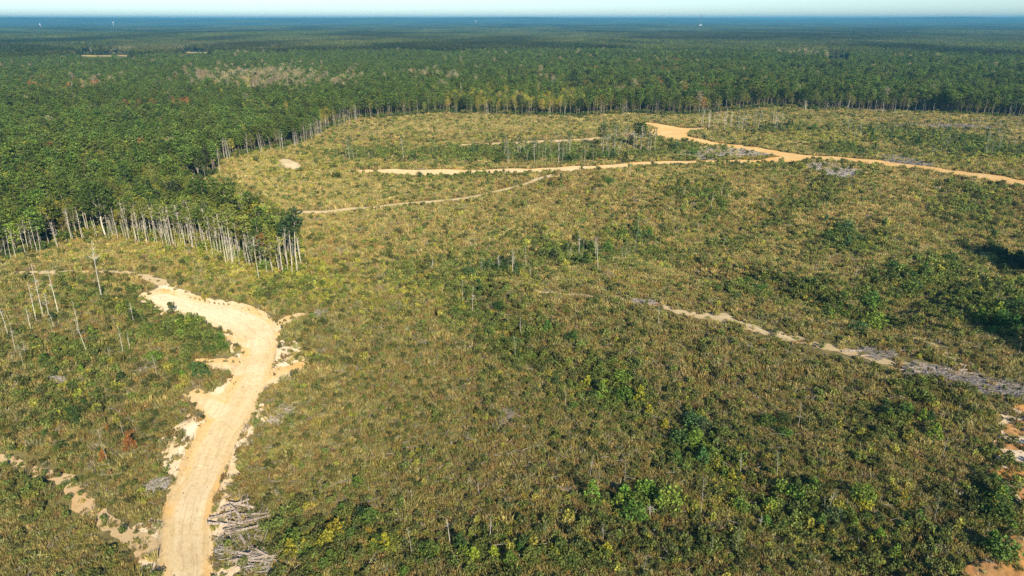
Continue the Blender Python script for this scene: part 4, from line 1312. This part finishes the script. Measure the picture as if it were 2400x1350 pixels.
# tall pines standing just beyond the right edge; their shadows fill the hollows at the edge of the photo
for (tx, ty), n in (((2350, 612), 15), ((2385, 775), 13)):
    gx, gy = at(tx, ty)
    for q in range(n):
        bx = gx + 11 + random.gauss(0, 6); by = gy - 23 + random.gauss(0, 3)
        if px_of(bx, by, 10.)[0] < 2470: continue
        make_thing('pine', random.randrange(5), 'pine_tree', 'tall pine just beyond the right edge casting its shadow into the hollow', 'tree', 'pines beyond the right edge', bx, by, random.uniform(.95, 1.15), random.uniform(0, 6.28), CR['pine2'])

# ---------------------------------------------------------------- close-set stems along the front of the wooded point
front = [(205, 553), (280, 563), (330, 570), (400, 577), (450, 584), (520, 605), (560, 622), (600, 634), (650, 642), (700, 640)]
fw = at_l(front)
seg = np.hypot(*(fw[1:] - fw[:-1]).T); cl = np.concatenate([[0], np.cumsum(seg)])
nfr = 66
for q in range(nfr):
    s_ = (q + random.random()) / nfr * cl[-1]
    bx = np.interp(s_, cl, fw[:, 0]) + random.gauss(0, .5); by = np.interp(s_, cl, fw[:, 1]) + random.uniform(-.5, 8)
    key = random.choice(['slim', 'pop', 'pop', 'pop', 'thin', 'bare']); i = random.randrange(len(PM[key]))
    hh = random.uniform(11.5, 15) if key in ('slim', 'pop') else random.uniform(7, 12); s = hh / H0[key][i]
    tint = random.choice([(.18, .22, .045), (.23, .26, .05), (.09, .14, .035), (.27, .26, .05), (.13, .18, .04)])
    zone = 'left part' if q < 28 else ('middle part' if q < 56 else 'right part')
    nm = {'slim': 'slender pine with a pale bare trunk', 'pop': 'slender broadleaf tree with a white trunk', 'thin': 'thin low stem with sparse leaves', 'bare': 'bare white trunk'}[key]
    make_thing(key, i, KN[key], '%s along the front of the wooded point, %s' % (nm, zone), 'tree', '%ss along the front of the wooded point, %s' % (nm, zone), bx, by, s, random.uniform(0, 6.28), tint, 1, (random.gauss(0, .03), random.gauss(0, .03)))

# bare pale stems standing in a row just outside the leafy edge of the woods
H0['pole'] = [14, 13, 15]
for pts, n, (h0, h1), lab, grp in (
    ([(205, 556), (280, 566), (330, 573), (400, 580), (450, 587), (520, 608), (560, 625), (600, 637), (650, 644), (695, 641)], 46, (8, 14), 'tall bare white stem along the front edge of the wooded point', 'bare white stems fringing the wooded point'),
    ([(0, 616), (60, 604), (130, 582), (200, 558)], 12, (7, 12), 'bare pale stem along the left edge wood', 'bare pale stems fringing the left edge wood'),
    ([(525, 379), (620, 359), (700, 345), (760, 312), (840, 284)], 54, (8, 12), 'thin bare stem along the tree line of the upper left wood', 'thin bare stems fringing the upper left wood'),
    ([(900, 277), (1060, 269), (1200, 274), (1370, 276), (1550, 275)], 26, (7, 12), 'thin bare stem along the far tree line', 'thin bare stems fringing the far tree line'),
    ([(1850, 262), (2000, 262), (2150, 267), (2390, 279)], 26, (7, 12), 'thin bare stem along the right half of the far tree line', 'thin bare stems fringing the far tree line at the right')):
    W2 = at_l(pts); sg = np.hypot(*(W2[1:] - W2[:-1]).T); c2 = np.concatenate([[0], np.cumsum(sg)])
    for q in range(n):
        s_ = random.random() * c2[-1]; i = random.randrange(3)
        bx = np.interp(s_, c2, W2[:, 0]) + random.gauss(0, .6); by = np.interp(s_, c2, W2[:, 1]) + random.uniform(-1.5, 1.5)
        hh = random.uniform(h0, h1); s0 = hh / H0['pole'][i]
        make_thing('pole', i, 'dead_tree', lab, 'dead tree', grp, bx, by, max(.8, s0), random.uniform(0, 6.28), (.2, .17, .09), s0 / max(.8, s0), (random.gauss(0, .035), random.gauss(0, .035)))

# ---------------------------------------------------------------- green saplings and bushes that stand out
def sapling_mesh(r, h, lobes, per, lsz, pointed):
    m = MeshB()
    m.tube([(0, 0, -.1), (.03, .02, h * .5), (0, 0, h * .95)], [.05, .035, .01], 4, 1)
    for k in range(lobes):
        t = (k + .5) / lobes; a = k * 2.4
        rr = r * ((1 - t) * .9 + .08 if pointed else math.sin(math.pi * (.12 + .8 * t)) * .7)
        c = np.array([math.cos(a) * rr, math.sin(a) * rr, h * (.08 + .84 * t)])
        v = rng.normal(size=(per, 3)); v /= np.linalg.norm(v, axis=1, keepdims=True); v[:, 2] *= .8
        lr_ = r * (.42 if pointed else .48) * (1.1 - .5 * t * pointed)
        m.cards(c + v * lr_ * rng.uniform(.5, 1.05, (per, 1)), lsz, .4, 1.1, 0)
    return m.mesh('sapling_foliage', [M_leaf, M_bark])
SAP = [sapling_mesh(1.1, 2.8, 14, 34, .26, True), sapling_mesh(1.3, 2.4, 14, 36, .27, False), sapling_mesh(1.0, 3.2, 14, 32, .24, True), sapling_mesh(1.6, 2.0, 15, 38, .28, False)]
SAPC = {'green': (.10, .165, .034), 'bright': (.17, .24, .04), 'yellow': (.31, .29, .035), 'deep': (.055, .095, .028), 'blue': (.085, .14, .048), 'rust': (.30, .13, .04)}
cl_saps = [  # (cx, cy, sx, sy, n, size, colours, where)
    (1130, 720, 40, 45, 10, 1.1, 'deep green green', 'in the green hollow below the middle thicket'), (1250, 830, 70, 40, 9, 1.1, 'deep green', 'in the hollow just below the photo centre'),
    (1420, 925, 50, 40, 11, 1.2, 'bright green deep yellow', 'in the green hollow right of the lower centre'), (1650, 1040, 55, 38, 10, 1.2, 'bright green blue', 'in the bright clump right of the lower centre'),
    (1700, 1130, 30, 25, 5, 1.0, 'yellow bright', 'in the yellow patch below the bright clump'), (1490, 1200, 50, 22, 9, 1.3, 'bright bright green', 'in the bright clump near the bottom right of centre'),
    (1990, 553, 35, 18, 12, 1.9, 'blue green blue', 'in the blue-green clump on the right slope'), (1770, 690, 45, 18, 8, 1.4, 'green blue bright', 'on the right slope above the white sandy streak'),
    (2010, 740, 60, 22, 10, 1.7, 'bright green blue', 'in the belt of saplings across the right slope'), (2130, 660, 90, 20, 14, 1.6, 'deep green deep', 'in the dark belt below the right hollow'),
    (2300, 760, 30, 25, 5, 2.2, 'bright blue green', 'beside the dark lower hollow at the right edge'), (2320, 620, 60, 30, 12, 1.8, 'deep deep green', 'in the dark hollow at the right edge'),
    (2390, 640, 40, 26, 9, 1.8, 'deep deep', 'at the rim of the dark hollow, right edge'), (2370, 770, 50, 28, 10, 1.7, 'deep deep green', 'in the lower dark hollow at the right edge'),
    (1340, 590, 70, 14, 11, 1.6, 'deep green deep', 'in the shrub belt right of the middle thicket'), (1480, 560, 60, 16, 8, 1.5, 'green blue bright', 'around the lone light green tree'),
    (1170, 635, 60, 12, 9, 1.6, 'deep blue green', 'at the foot of the middle thicket'), (1600, 452, 25, 12, 5, 2.0, 'deep deep', 'in the dark thicket under the far haul road'),
    (1250, 375, 160, 9, 22, 1.8, 'green deep blue', 'in the thicket above the far haul road'), (1600, 350, 60, 8, 8, 2.0, 'green blue', 'between the road pad and the far haul road'),
    (1410, 372, 70, 10, 10, 1.9, 'green deep', 'left of the fork of the far roads'), (1980, 350, 45, 9, 7, 2.0, 'green blue', 'in the grass right of the upper haul road'), (2250, 335, 130, 18, 18, 2.0, 'deep deep blue', 'in the dark thicket at the upper right'),
    (1840, 302, 60, 5, 6, 2.0, 'deep green', 'at the foot of the row of bare stems'), (1340, 430, 60, 10, 5, 1.4, 'green deep', 'on the crest below the far haul road'),
    (430, 780, 70, 22, 12, 1.2, 'green bright green', 'in the brush below the upper end of the haul road'), (520, 822, 18, 10, 3, 1.2, 'bright green', 'right beside the haul road spurs'), (455, 880, 40, 12, 8, 1.1, 'green bright blue', 'between the two orange spurs'),
    (300, 720, 100, 24, 11, 1.3, 'green deep bright', 'in the brush under the upper end of the haul road, left side'), (180, 860, 110, 35, 11, 1.0, 'bright green deep', 'in the middle of the left brush'), (200, 980, 90, 45, 9, .9, 'bright green deep', 'in the lower part of the left brush'),
    (60, 1150, 60, 50, 6, .9, 'green bright', 'in the brush at the lower left corner'), (470, 945, 6, 6, 1, .8, 'yellow', 'at the lower orange spur'), (700, 1270, 70, 35, 8, 1.0, 'bright green yellow', 'in the brush right of the log piles'),
    (840, 1200, 60, 40, 6, .9, 'green deep', 'in the golden brush right of the log piles'), (970, 1290, 160, 35, 12, .9, 'green green bright yellow', 'along the bottom left of centre'), (1250, 1310, 120, 25, 9, 1.0, 'deep green yellow', 'along the very bottom, centre'),
    (1840, 1190, 60, 40, 9, 1.1, 'bright yellow green deep', 'in the lower right brush'), (2060, 1230, 110, 40, 12, 1.1, 'bright green blue yellow', 'in the brush near the bottom right corner'), (2345, 1185, 30, 35, 7, 1.3, 'bright green deep', 'in the bushes beside the orange clay banks'),
    (2322, 1296, 14, 7, 3, 1.4, 'green deep', 'on the orange clay at the bottom right corner'), (2100, 990, 70, 35, 8, 1.0, 'bright green deep', 'in the brush below the grey slash at the right'), (1780, 1020, 60, 25, 6, 1.0, 'deep green', 'in the brush below the centre right'),
    (280, 1030, 30, 25, 4, .9, 'rust rust', 'among the rusty shrubs left of the near haul road'), (1520, 990, 25, 14, 3, .8, 'yellow', 'by the golden bush right of the lower centre'), (1085, 732, 8, 6, 1, 1.0, 'yellow', 'by the pale stem pair'),
    (1000, 425, 120, 8, 6, 1.4, 'deep green', 'in the meadow under the far haul road'), (1700, 470, 60, 20, 5, 1.5, 'deep green', 'near the leaning white snag')]
nsap = 0
for cx, cy, sx, sy, n, sz, cols, where in cl_saps:
    cols = cols.split()
    for q in range(int(n * 1.25)):
        bx, by = at(random.gauss(cx, sx * .85), random.gauss(cy, sy * .85))
        if bare_field(np.array([bx]), np.array([by]))[0] > -.6 and 'clay' not in where: continue
        if max(float(polysd(np.array([bx]), np.array([by]), P)[0]) for P in LOGP) > -1.2: continue
        ck = random.choice(cols); i = random.randrange(4)
        nm = 'leafy_bush' if i in (1, 3) else 'sapling'
        o = link(SAP[i], nm)
        s = sz * random.uniform(.42, 1.05)
        o.location = (bx, by, float(hf(np.array([bx]), np.array([by]))[0]) - .05); o.scale = (s, s, s * random.uniform(.85, 1.2)); o.rotation_euler[2] = random.uniform(0, 6.28)
        o['tint'] = [float(v * random.uniform(.85, 1.15)) for v in SAPC[ck]]
        word = {'green': 'fresh green', 'bright': 'bright green', 'yellow': 'golden yellow', 'deep': 'dark green', 'blue': 'blue-green', 'rust': 'rusty red'}[ck]
        kn_ = 'bush' if nm == 'leafy_bush' else 'sapling'
        lab = '%s %s %s' % (word, kn_, where)
        tag(o, lab, kn_, lab.replace(word, word + ' ones:') if False else '%s %ss %s' % (word, kn_, where))
        nsap += 1
print('saplings', nsap)

# ---------------------------------------------------------------- fallen logs, slash
def log_mesh(L, r):
    m = MeshB(); n = 5; t = np.linspace(-.5, .5, n)
    b = random.uniform(-.04, .04) * L
    pts = np.stack([t * L, b * (1 - 4 * t * t), np.zeros(n)], 1)
    m.tube(pts, np.linspace(r, r * .6, n), 7, 0)
    for k in range(3):
        s_ = random.uniform(-.3, .5) * L; a = random.uniform(0, 6.28)
        m.tube([(s_, 0, 0), (s_ + .3, math.cos(a) * .6, abs(math.sin(a)) * .5)], [.05, .02], 4, 0)
    return m.mesh('log', [M_log])
LOGS = [log_mesh(5, .15), log_mesh(4, .13), log_mesh(6, .17), log_mesh(3, .12)]
def put_log(px_, py_, ang, L, lab, grp, up=.2, tilt=0., mat=None, thick=1.):
    i = random.randrange(4); bx, by = at(px_, py_)
    o = link(LOGS[i], 'fallen_log')
    s = L / [5, 4, 6, 3][i]
    o.location = (bx, by, float(hf(np.array([bx]), np.array([by]))[0]) + up); o.rotation_euler = (0, tilt, ang); o.scale = (s, s * thick, s * thick)
    tag(o, lab, 'log', grp)
for q in range(20):
    put_log(random.gauss(560, 22), random.gauss(1232, 21), random.choice([.5, -.5, .2, 2.4]) + random.gauss(0, .35), random.uniform(1.8, 4.6), 'grey-brown log in the tumbled pile right of the near haul road, upper pile', 'logs of the upper pile', random.uniform(.25, .9), random.gauss(0, .15), thick=1.25)
for q in range(14):
    put_log(random.gauss(572, 26), random.gauss(1316, 11), random.choice([.1, -.4, 2.8]) + random.gauss(0, .3), random.uniform(1.8, 4.4), 'weathered log in the lower pile at the bottom edge right of the near haul road', 'logs of the lower pile', random.uniform(.25, .9), random.gauss(0, .15), thick=1.25)
for (a, b, c, L, lab, n) in (((525), 1175, 1.0, 2.5, 'log lying on the sand between the road and the upper log pile', 1), (1510, 710, -.15, 6, 'bleached log on the old track right of centre', 4), (1355, 712, .5, 6, 'grey log in the brush left of the bleached logs', 4),
                             (2050, 829, -.1, 6, 'bleached log in the bundle below the white sandy streak', 8), (2200, 872, -.4, 7, 'grey log lying in the long slash belt at the right', 14), (2320, 905, -.3, 6, 'pale log at the right end of the slash belt', 9),
                             (893, 770, .0, 3.2, 'bleached log in the brush right of the road bend', 3), (920, 812, -.2, 3.2, 'pale log in the brush below the one by the road bend', 3), (870, 1004, .05, 2.6, 'pale log lying in the dry grass right of the near haul road', 2),
                             (990, 404, .3, 5, 'bleached log on the edge of the far haul road', 5), (1390, 432, .8, 6, 'grey log in the brush below the far road fork', 5), (1230, 975, .0, 2.4, 'short pale log in the grass left of the lower centre', 1),
                             (1478, 408, .2, 5, 'dark log at the foot of the white dead tree by the far haul road', 4), (2160, 985, .4, 3, 'bent pale stem lying in the brush below the slash belt', 4), (1315, 1148, -.5, 3, 'pale log in the small slash heap at the bottom centre', 6),
                             (340, 872, 1.2, 2, 'bleached limb in the root tangle left of the haul road spurs', 5), (665, 972, .9, 3, 'bleached limb in the tangle right of the near haul road', 8), (442, 990, .9, 2.4, 'dark limb on the white sand left of the near haul road', 5), (355, 1150, .1, 2.6, 'dark limb in the brush pile left of the near haul road', 6)):
    for q in range(n):
        put_log(a + random.gauss(0, 12 if n > 1 else 0) * (1 + (L > 5.5)), b + random.gauss(0, 3 if n > 1 else 0), c + random.gauss(0, .25), L * random.uniform(.6, 1.2), lab, lab.replace('log ', 'logs ', 1).replace('limb ', 'limbs ', 1) if n > 1 else None, .25, random.gauss(0, .05), thick=.75)

def slash(name, pts, n, lab, L=(.5, 2.4), up=.35):
    m = MeshB()
    P = np.asarray(pts); x0, x1, y0, y1 = P[:, 0].min(), P[:, 0].max(), P[:, 1].min(), P[:, 1].max()
    c = 0
    tri = n * 6
    xs = rng.uniform(x0, x1, tri); ys = rng.uniform(y0, y1, tri)
    k = (polysd(xs, ys, P) + 4 * (fbm(xs / 6, ys / 6, 171, 2) - .5) > 0) & (bare_field(xs, ys) < -.4)
    xs, ys = xs[k][:n], ys[k][:n]
    zs = hf(xs, ys)
    V = []; F = []
    for x, y, z in zip(xs, ys, zs):
        a = random.uniform(0, 3.14); l_ = random.uniform(*L); r_ = random.uniform(.02, .06) * (L[1] / 2.4); t = random.gauss(0, .25)
        c0 = np.array([x, y, z + random.uniform(.05, up)]); d = np.array([math.cos(a) * math.cos(t), math.sin(a) * math.cos(t), math.sin(t)]) * l_ / 2
        u = np.array([-math.sin(a), math.cos(a), 0]) * r_; w = np.array([0, 0, r_])
        i = len(V)
        for e in (-1, 1):
            for o_ in (u, w, -u, -w): V.append(c0 + d * e + o_ * (1 if e < 0 else .5))
        for j in range(4): F.append((i + j, i + (j + 1) % 4, i + 4 + (j + 1) % 4, i + 4 + j))
    m.add(np.array(V), F, 0)
    o = link(m.mesh(name, [M_slash]), name); tag(o, kind='stuff'); o['label'] = lab
for P, n, lab, LL in ((SLASHP[0], 1700, 'grey logging slash between the two far haul roads', (2, 6)), (SLASHP[1], 1300, 'grey logging slash below the junction of the far haul roads', (2, 6)), (SLASHP[2], 1000, 'grey logging slash above the far haul road at the right', (2, 6)),
                      (SLASHP[3], 1500, 'long belt of grey slash running to the right edge', (.8, 3.2)), (SLASHP[4], 500, 'thin grey slash left of the road pad', (2, 5)), (SLASHP[5], 700, 'pale slash strip at the upper right of the clearing', (2, 6))):
    slash('logging_slash', P, n, lab, LL, .5)
for pts, n, lab in (([(495, 1225), (560, 1190), (620, 1215), (615, 1275), (540, 1290), (500, 1260)], 200, 'tangle of small branches in the upper log pile'), ([(505, 1300), (570, 1290), (640, 1310), (630, 1350), (550, 1350)], 240, 'tangle of small branches in the lower log pile'),
                    ([(320, 862), (340, 850), (360, 865), (345, 885)], 160, 'bleached twig tangle in the left brush'), ([(635, 985), (660, 960), (700, 955), (690, 980), (650, 1000)], 260, 'bleached twig tangle right of the near haul road'),
                    ([(420, 1000), (440, 975), (462, 975), (450, 1000)], 160, 'dark twigs on the white sand left of the near haul road'), ([(335, 1150), (370, 1130), (405, 1140), (390, 1165), (345, 1170)], 260, 'dark twig heap left of the near haul road'),
                    ([(100, 890), (150, 880), (180, 895), (140, 905)], 200, 'grey twig heap in the left brush'), ([(735, 738), (750, 730), (765, 740), (750, 750)], 160, 'pale twig heap right of the road bend'),
                    ([(1290, 1130), (1320, 1135), (1335, 1160), (1300, 1155)], 160, 'small slash heap at the bottom centre'), ([(1170, 965), (1200, 975), (1205, 1010), (1180, 1000)], 160, 'dark twig heap left of the lower centre'),
                    ([(2010, 822), (2060, 820), (2100, 835), (2050, 845)], 260, 'bleached branches below the white sandy streak'), ([(1480, 706), (1545, 706), (1550, 718), (1490, 718)], 200, 'bleached branches on the old track right of centre')):
    slash('branch_tangle', at_l(pts), n, lab, (.5, 1.9), .8)

slash('scattered_branches', at_l([(0, 1340), (330, 1340), (300, 1200), (0, 900), (0, 760), (330, 760), (600, 960), (760, 660), (1300, 560), (2390, 560), (2390, 1340), (620, 1340), (560, 1500), (0, 1500)]), 5200,
      'dead branches and sticks strewn through the brush of the clearing', (.4, 2.2), 1.0)

# small bits and pebbles on the sand
def sand_debris():
    n = 9000
    x = rng.uniform(-95, -25, n); y = rng.uniform(58, 175, n)
    s_ = np.max([polysd(x, y, P) for P in SANDP], 0); g = near_f(x, y)[0]
    k = (s_ > -1.5) & (g < .1) | ((g > -1.3) & (g < -.1)) | ((g > 0) & (rng.uniform(0, 1, n) < .03))
    x, y = x[k], y[k]
    pb = []
    for q in range(3):
        m = MeshB()
        v = np.array([(1, 0, 0), (0, 1, 0), (-1, 0, 0), (0, -1, 0), (0, 0, .7), (0, 0, -.7)]) * rng.uniform(.7, 1.3, (6, 3))
        m.add(v, [(0, 1, 4), (1, 2, 4), (2, 3, 4), (3, 0, 4), (1, 0, 5), (2, 1, 5), (3, 2, 5), (0, 3, 5)], 0)
        pb.append(m.mesh('clod', [M_grass]))
    cc = coll_of('clod', pb)
    tint = np.array([(.34, .25, .14), (.2, .15, .09), (.5, .42, .28)])[rng.integers(0, 3, len(x))]
    o = scatter('soil_clods', x, y, hf(x, y) + .08, rng.uniform(0, 6.28, len(x)), rng.uniform(.06, .22, len(x)), rng.integers(0, 3, len(x)), tint, cc, tilt=.6)
    o['label'] = 'loose clods and stones along the near haul road'
sand_debris()

# ---------------------------------------------------------------- distant structures
def simple_mat(name, c, rough=.6):
    m, nt = newmat(name); b = NB(nt)
    g = b.n('ShaderNodeTexCoord').outputs['Object']; n = b.noise(g, 1.5, 4, .6)
    b.out(b.mix(b.ramp(n, [(.35, 0.), (.7, .35)]), c, tuple(q * .7 for q in c)))
    return m
M_steel = simple_mat('galvanised_steel', (.30, .31, .32)); M_white = simple_mat('white_paint', (.85, .85, .85)); M_roof = simple_mat('roof_metal', (.6, .62, .64))
def mast():
    bx, by = at(1641, 63); z0 = float(hs(bx, by)); top = H + (63 - 34) / 29. * 0
    _, _, hh = hgt_from((1641, 63), (1641, 33.5))
    e = bpy.data.objects.new('radio_mast', None); C.objects.link(e); e.location = (bx, by, z0)
    tag(e, 'tall thin guyed radio mast rising above the horizon', 'mast')
    m = MeshB()
    w = 1.5
    cs = [(w * math.cos(a), w * math.sin(a)) for a in (0.5, 2.6, 4.7)]
    for c in cs: m.tube([(c[0], c[1], 0), (c[0], c[1], hh)], [.42, .42], 4)
    k = int(hh / 2.5)
    for i in range(k):
        for j in range(3):
            a, b = cs[j], cs[(j + 1) % 3]
            m.tube([(a[0], a[1], i * 2.5), (b[0], b[1], i * 2.5 + 2.5)], [.16, .16], 3)
    link(m.mesh('mast', [M_steel]), 'lattice', e)
    m = MeshB()
    for zz in (hh - 1.5, hh - 9):
        for a in range(6):
            x, y = 2.2 * math.cos(a * 1.047), 2.2 * math.sin(a * 1.047)
            m.tube([(x, y, zz - 1.6), (x, y, zz + 1.6)], [.35, .35], 5)
        m.tube([(-2.2, 0, zz), (2.2, 0, zz)], [.12, .12], 4); m.tube([(0, -2.2, zz), (0, 2.2, zz)], [.12, .12], 4)
    link(m.mesh('antennas', [M_steel]), 'antenna_array', e)
    for a in (0.5, 2.6, 4.7):
        m = MeshB()
        for zz in (hh * .5, hh * .95): m.tube([(0, 0, zz), (math.cos(a) * hh * .6, math.sin(a) * hh * .6, -1)], [.05, .05], 3)
        link(m.mesh('guy', [M_steel]), 'guy_wire', e)
def house(px_, py_, w, lab, h=19.0):
    bx, by = at(px_, py_)
    e = bpy.data.objects.new('building', None); C.objects.link(e); e.location = (bx, by, float(hs(bx, by)) + 12); e.rotation_euler[2] = .2
    e.location.z = float(hs(bx, by))
    tag(e, lab, 'building')
    m = MeshB(); d = w * .5
    V = [(-w / 2, -d / 2, 0), (w / 2, -d / 2, 0), (w / 2, d / 2, 0), (-w / 2, d / 2, 0), (-w / 2, -d / 2, h), (w / 2, -d / 2, h), (w / 2, d / 2, h), (-w / 2, d / 2, h)]
    m.add(np.array(V), [(0, 1, 5, 4), (1, 2, 6, 5), (2, 3, 7, 6), (3, 0, 4, 7), (3, 2, 1, 0)], 0)
    link(m.mesh('wall', [M_white]), 'wall', e)
    m = MeshB(); o_ = .8
    V = [(-w / 2 - o_, -d / 2 - o_, h), (w / 2 + o_, -d / 2 - o_, h), (w / 2 + o_, d / 2 + o_, h), (-w / 2 - o_, d / 2 + o_, h), (-w / 2 - o_, 0, h + d * .25), (w / 2 + o_, 0, h + d * .25)]
    m.add(np.array(V), [(0, 1, 5, 4), (2, 3, 4, 5), (1, 2, 5), (3, 0, 4), (3, 2, 1, 0)], 0)
    link(m.mesh('roof', [M_roof]), 'roof', e)
def water_tower(px_, py_, lab, s=1.):
    bx, by = at(px_, py_ + 8)
    e = bpy.data.objects.new('water_tower', None); C.objects.link(e); e.location = (bx, by, float(hs(bx, by))); tag(e, lab, 'water tower')
    hh = 38 * s; r = 6. * s
    m = MeshB(); m.tube([(0, 0, 0), (0, 0, hh * .1), (0, 0, hh * .82), (0, 0, hh)], [3.2 * s, 1.6 * s, 1.6 * s, 3.5 * s], 12); link(m.mesh('stem', [M_white]), 'stem', e)
    t = np.linspace(-math.pi / 2 + .05, math.pi / 2 - .05, 9)
    m = MeshB(); m.tube([(0, 0, hh + r * .75 * (1 + math.sin(a))) for a in t], [r * math.cos(a) for a in t], 16); link(m.mesh('tank', [M_white]), 'tank', e)
mast()
house(1641, 65, 22, 'small white building at the foot of the radio mast')
water_tower(265, 46, 'white water tower at the left of the horizon')
water_tower(1115, 50, 'white water tower near the middle of the horizon')
water_tower(92, 43, 'small white water tower at the far left of the horizon', .7)

# ---------------------------------------------------------------- haze: the air between here and the horizon
def haze():
    me = bpy.data.meshes.new('haze')
    a, zb, zt = 64000., -80., 106.
    V = [(-a, -a, zb), (a, -a, zb), (a, a, zb), (-a, a, zb), (-a, -a, zt), (a, -a, zt), (a, a, zt), (-a, a, zt)]
    me.from_pydata(V, [], [(3, 2, 1, 0), (4, 5, 6, 7), (0, 1, 5, 4), (1, 2, 6, 5), (2, 3, 7, 6), (3, 0, 4, 7)])
    m, nt = newmat('haze'); b = NB(nt)
    v = b.n('ShaderNodeVolumePrincipled')
    v.inputs['Color'].default_value = (.13, .44, .65, 1)
    v.inputs['Density'].default_value = 1.3e-4
    v.inputs['Anisotropy'].default_value = 0.0
    o = b.n('ShaderNodeOutputMaterial'); b.l(v.outputs[0], o.inputs['Volume'])
    me.materials.append(m)
    tag(link(me, 'haze'), kind='stuff')
haze()
# look-alikes that stand apart in a row are told apart by their order
def order_labels():
    ordn = ['leftmost', 'second', 'third', 'fourth', 'fifth', 'sixth', 'seventh', 'eighth', 'ninth', 'tenth', 'eleventh', 'twelfth']
    by = {}
    for o in S.objects:
        if o.parent is None and o.get('label') and not o.get('kind'): by.setdefault(o['label'], []).append(o)
    for lab, L in by.items():
        if not 2 <= len(L) <= 12: continue
        L.sort(key=lambda o: px_of(o.location.x, o.location.y, o.location.z)[0])
        n = len(lab.split())
        for i, o in enumerate(L):
            w = 'leftmost ' if i == 0 else ('rightmost ' if i == len(L) - 1 else ordn[i] + ' from left, ')
            if n + len(w.split()) <= 16: o['label'] = w + lab
order_labels()
print('objects', len(S.objects))
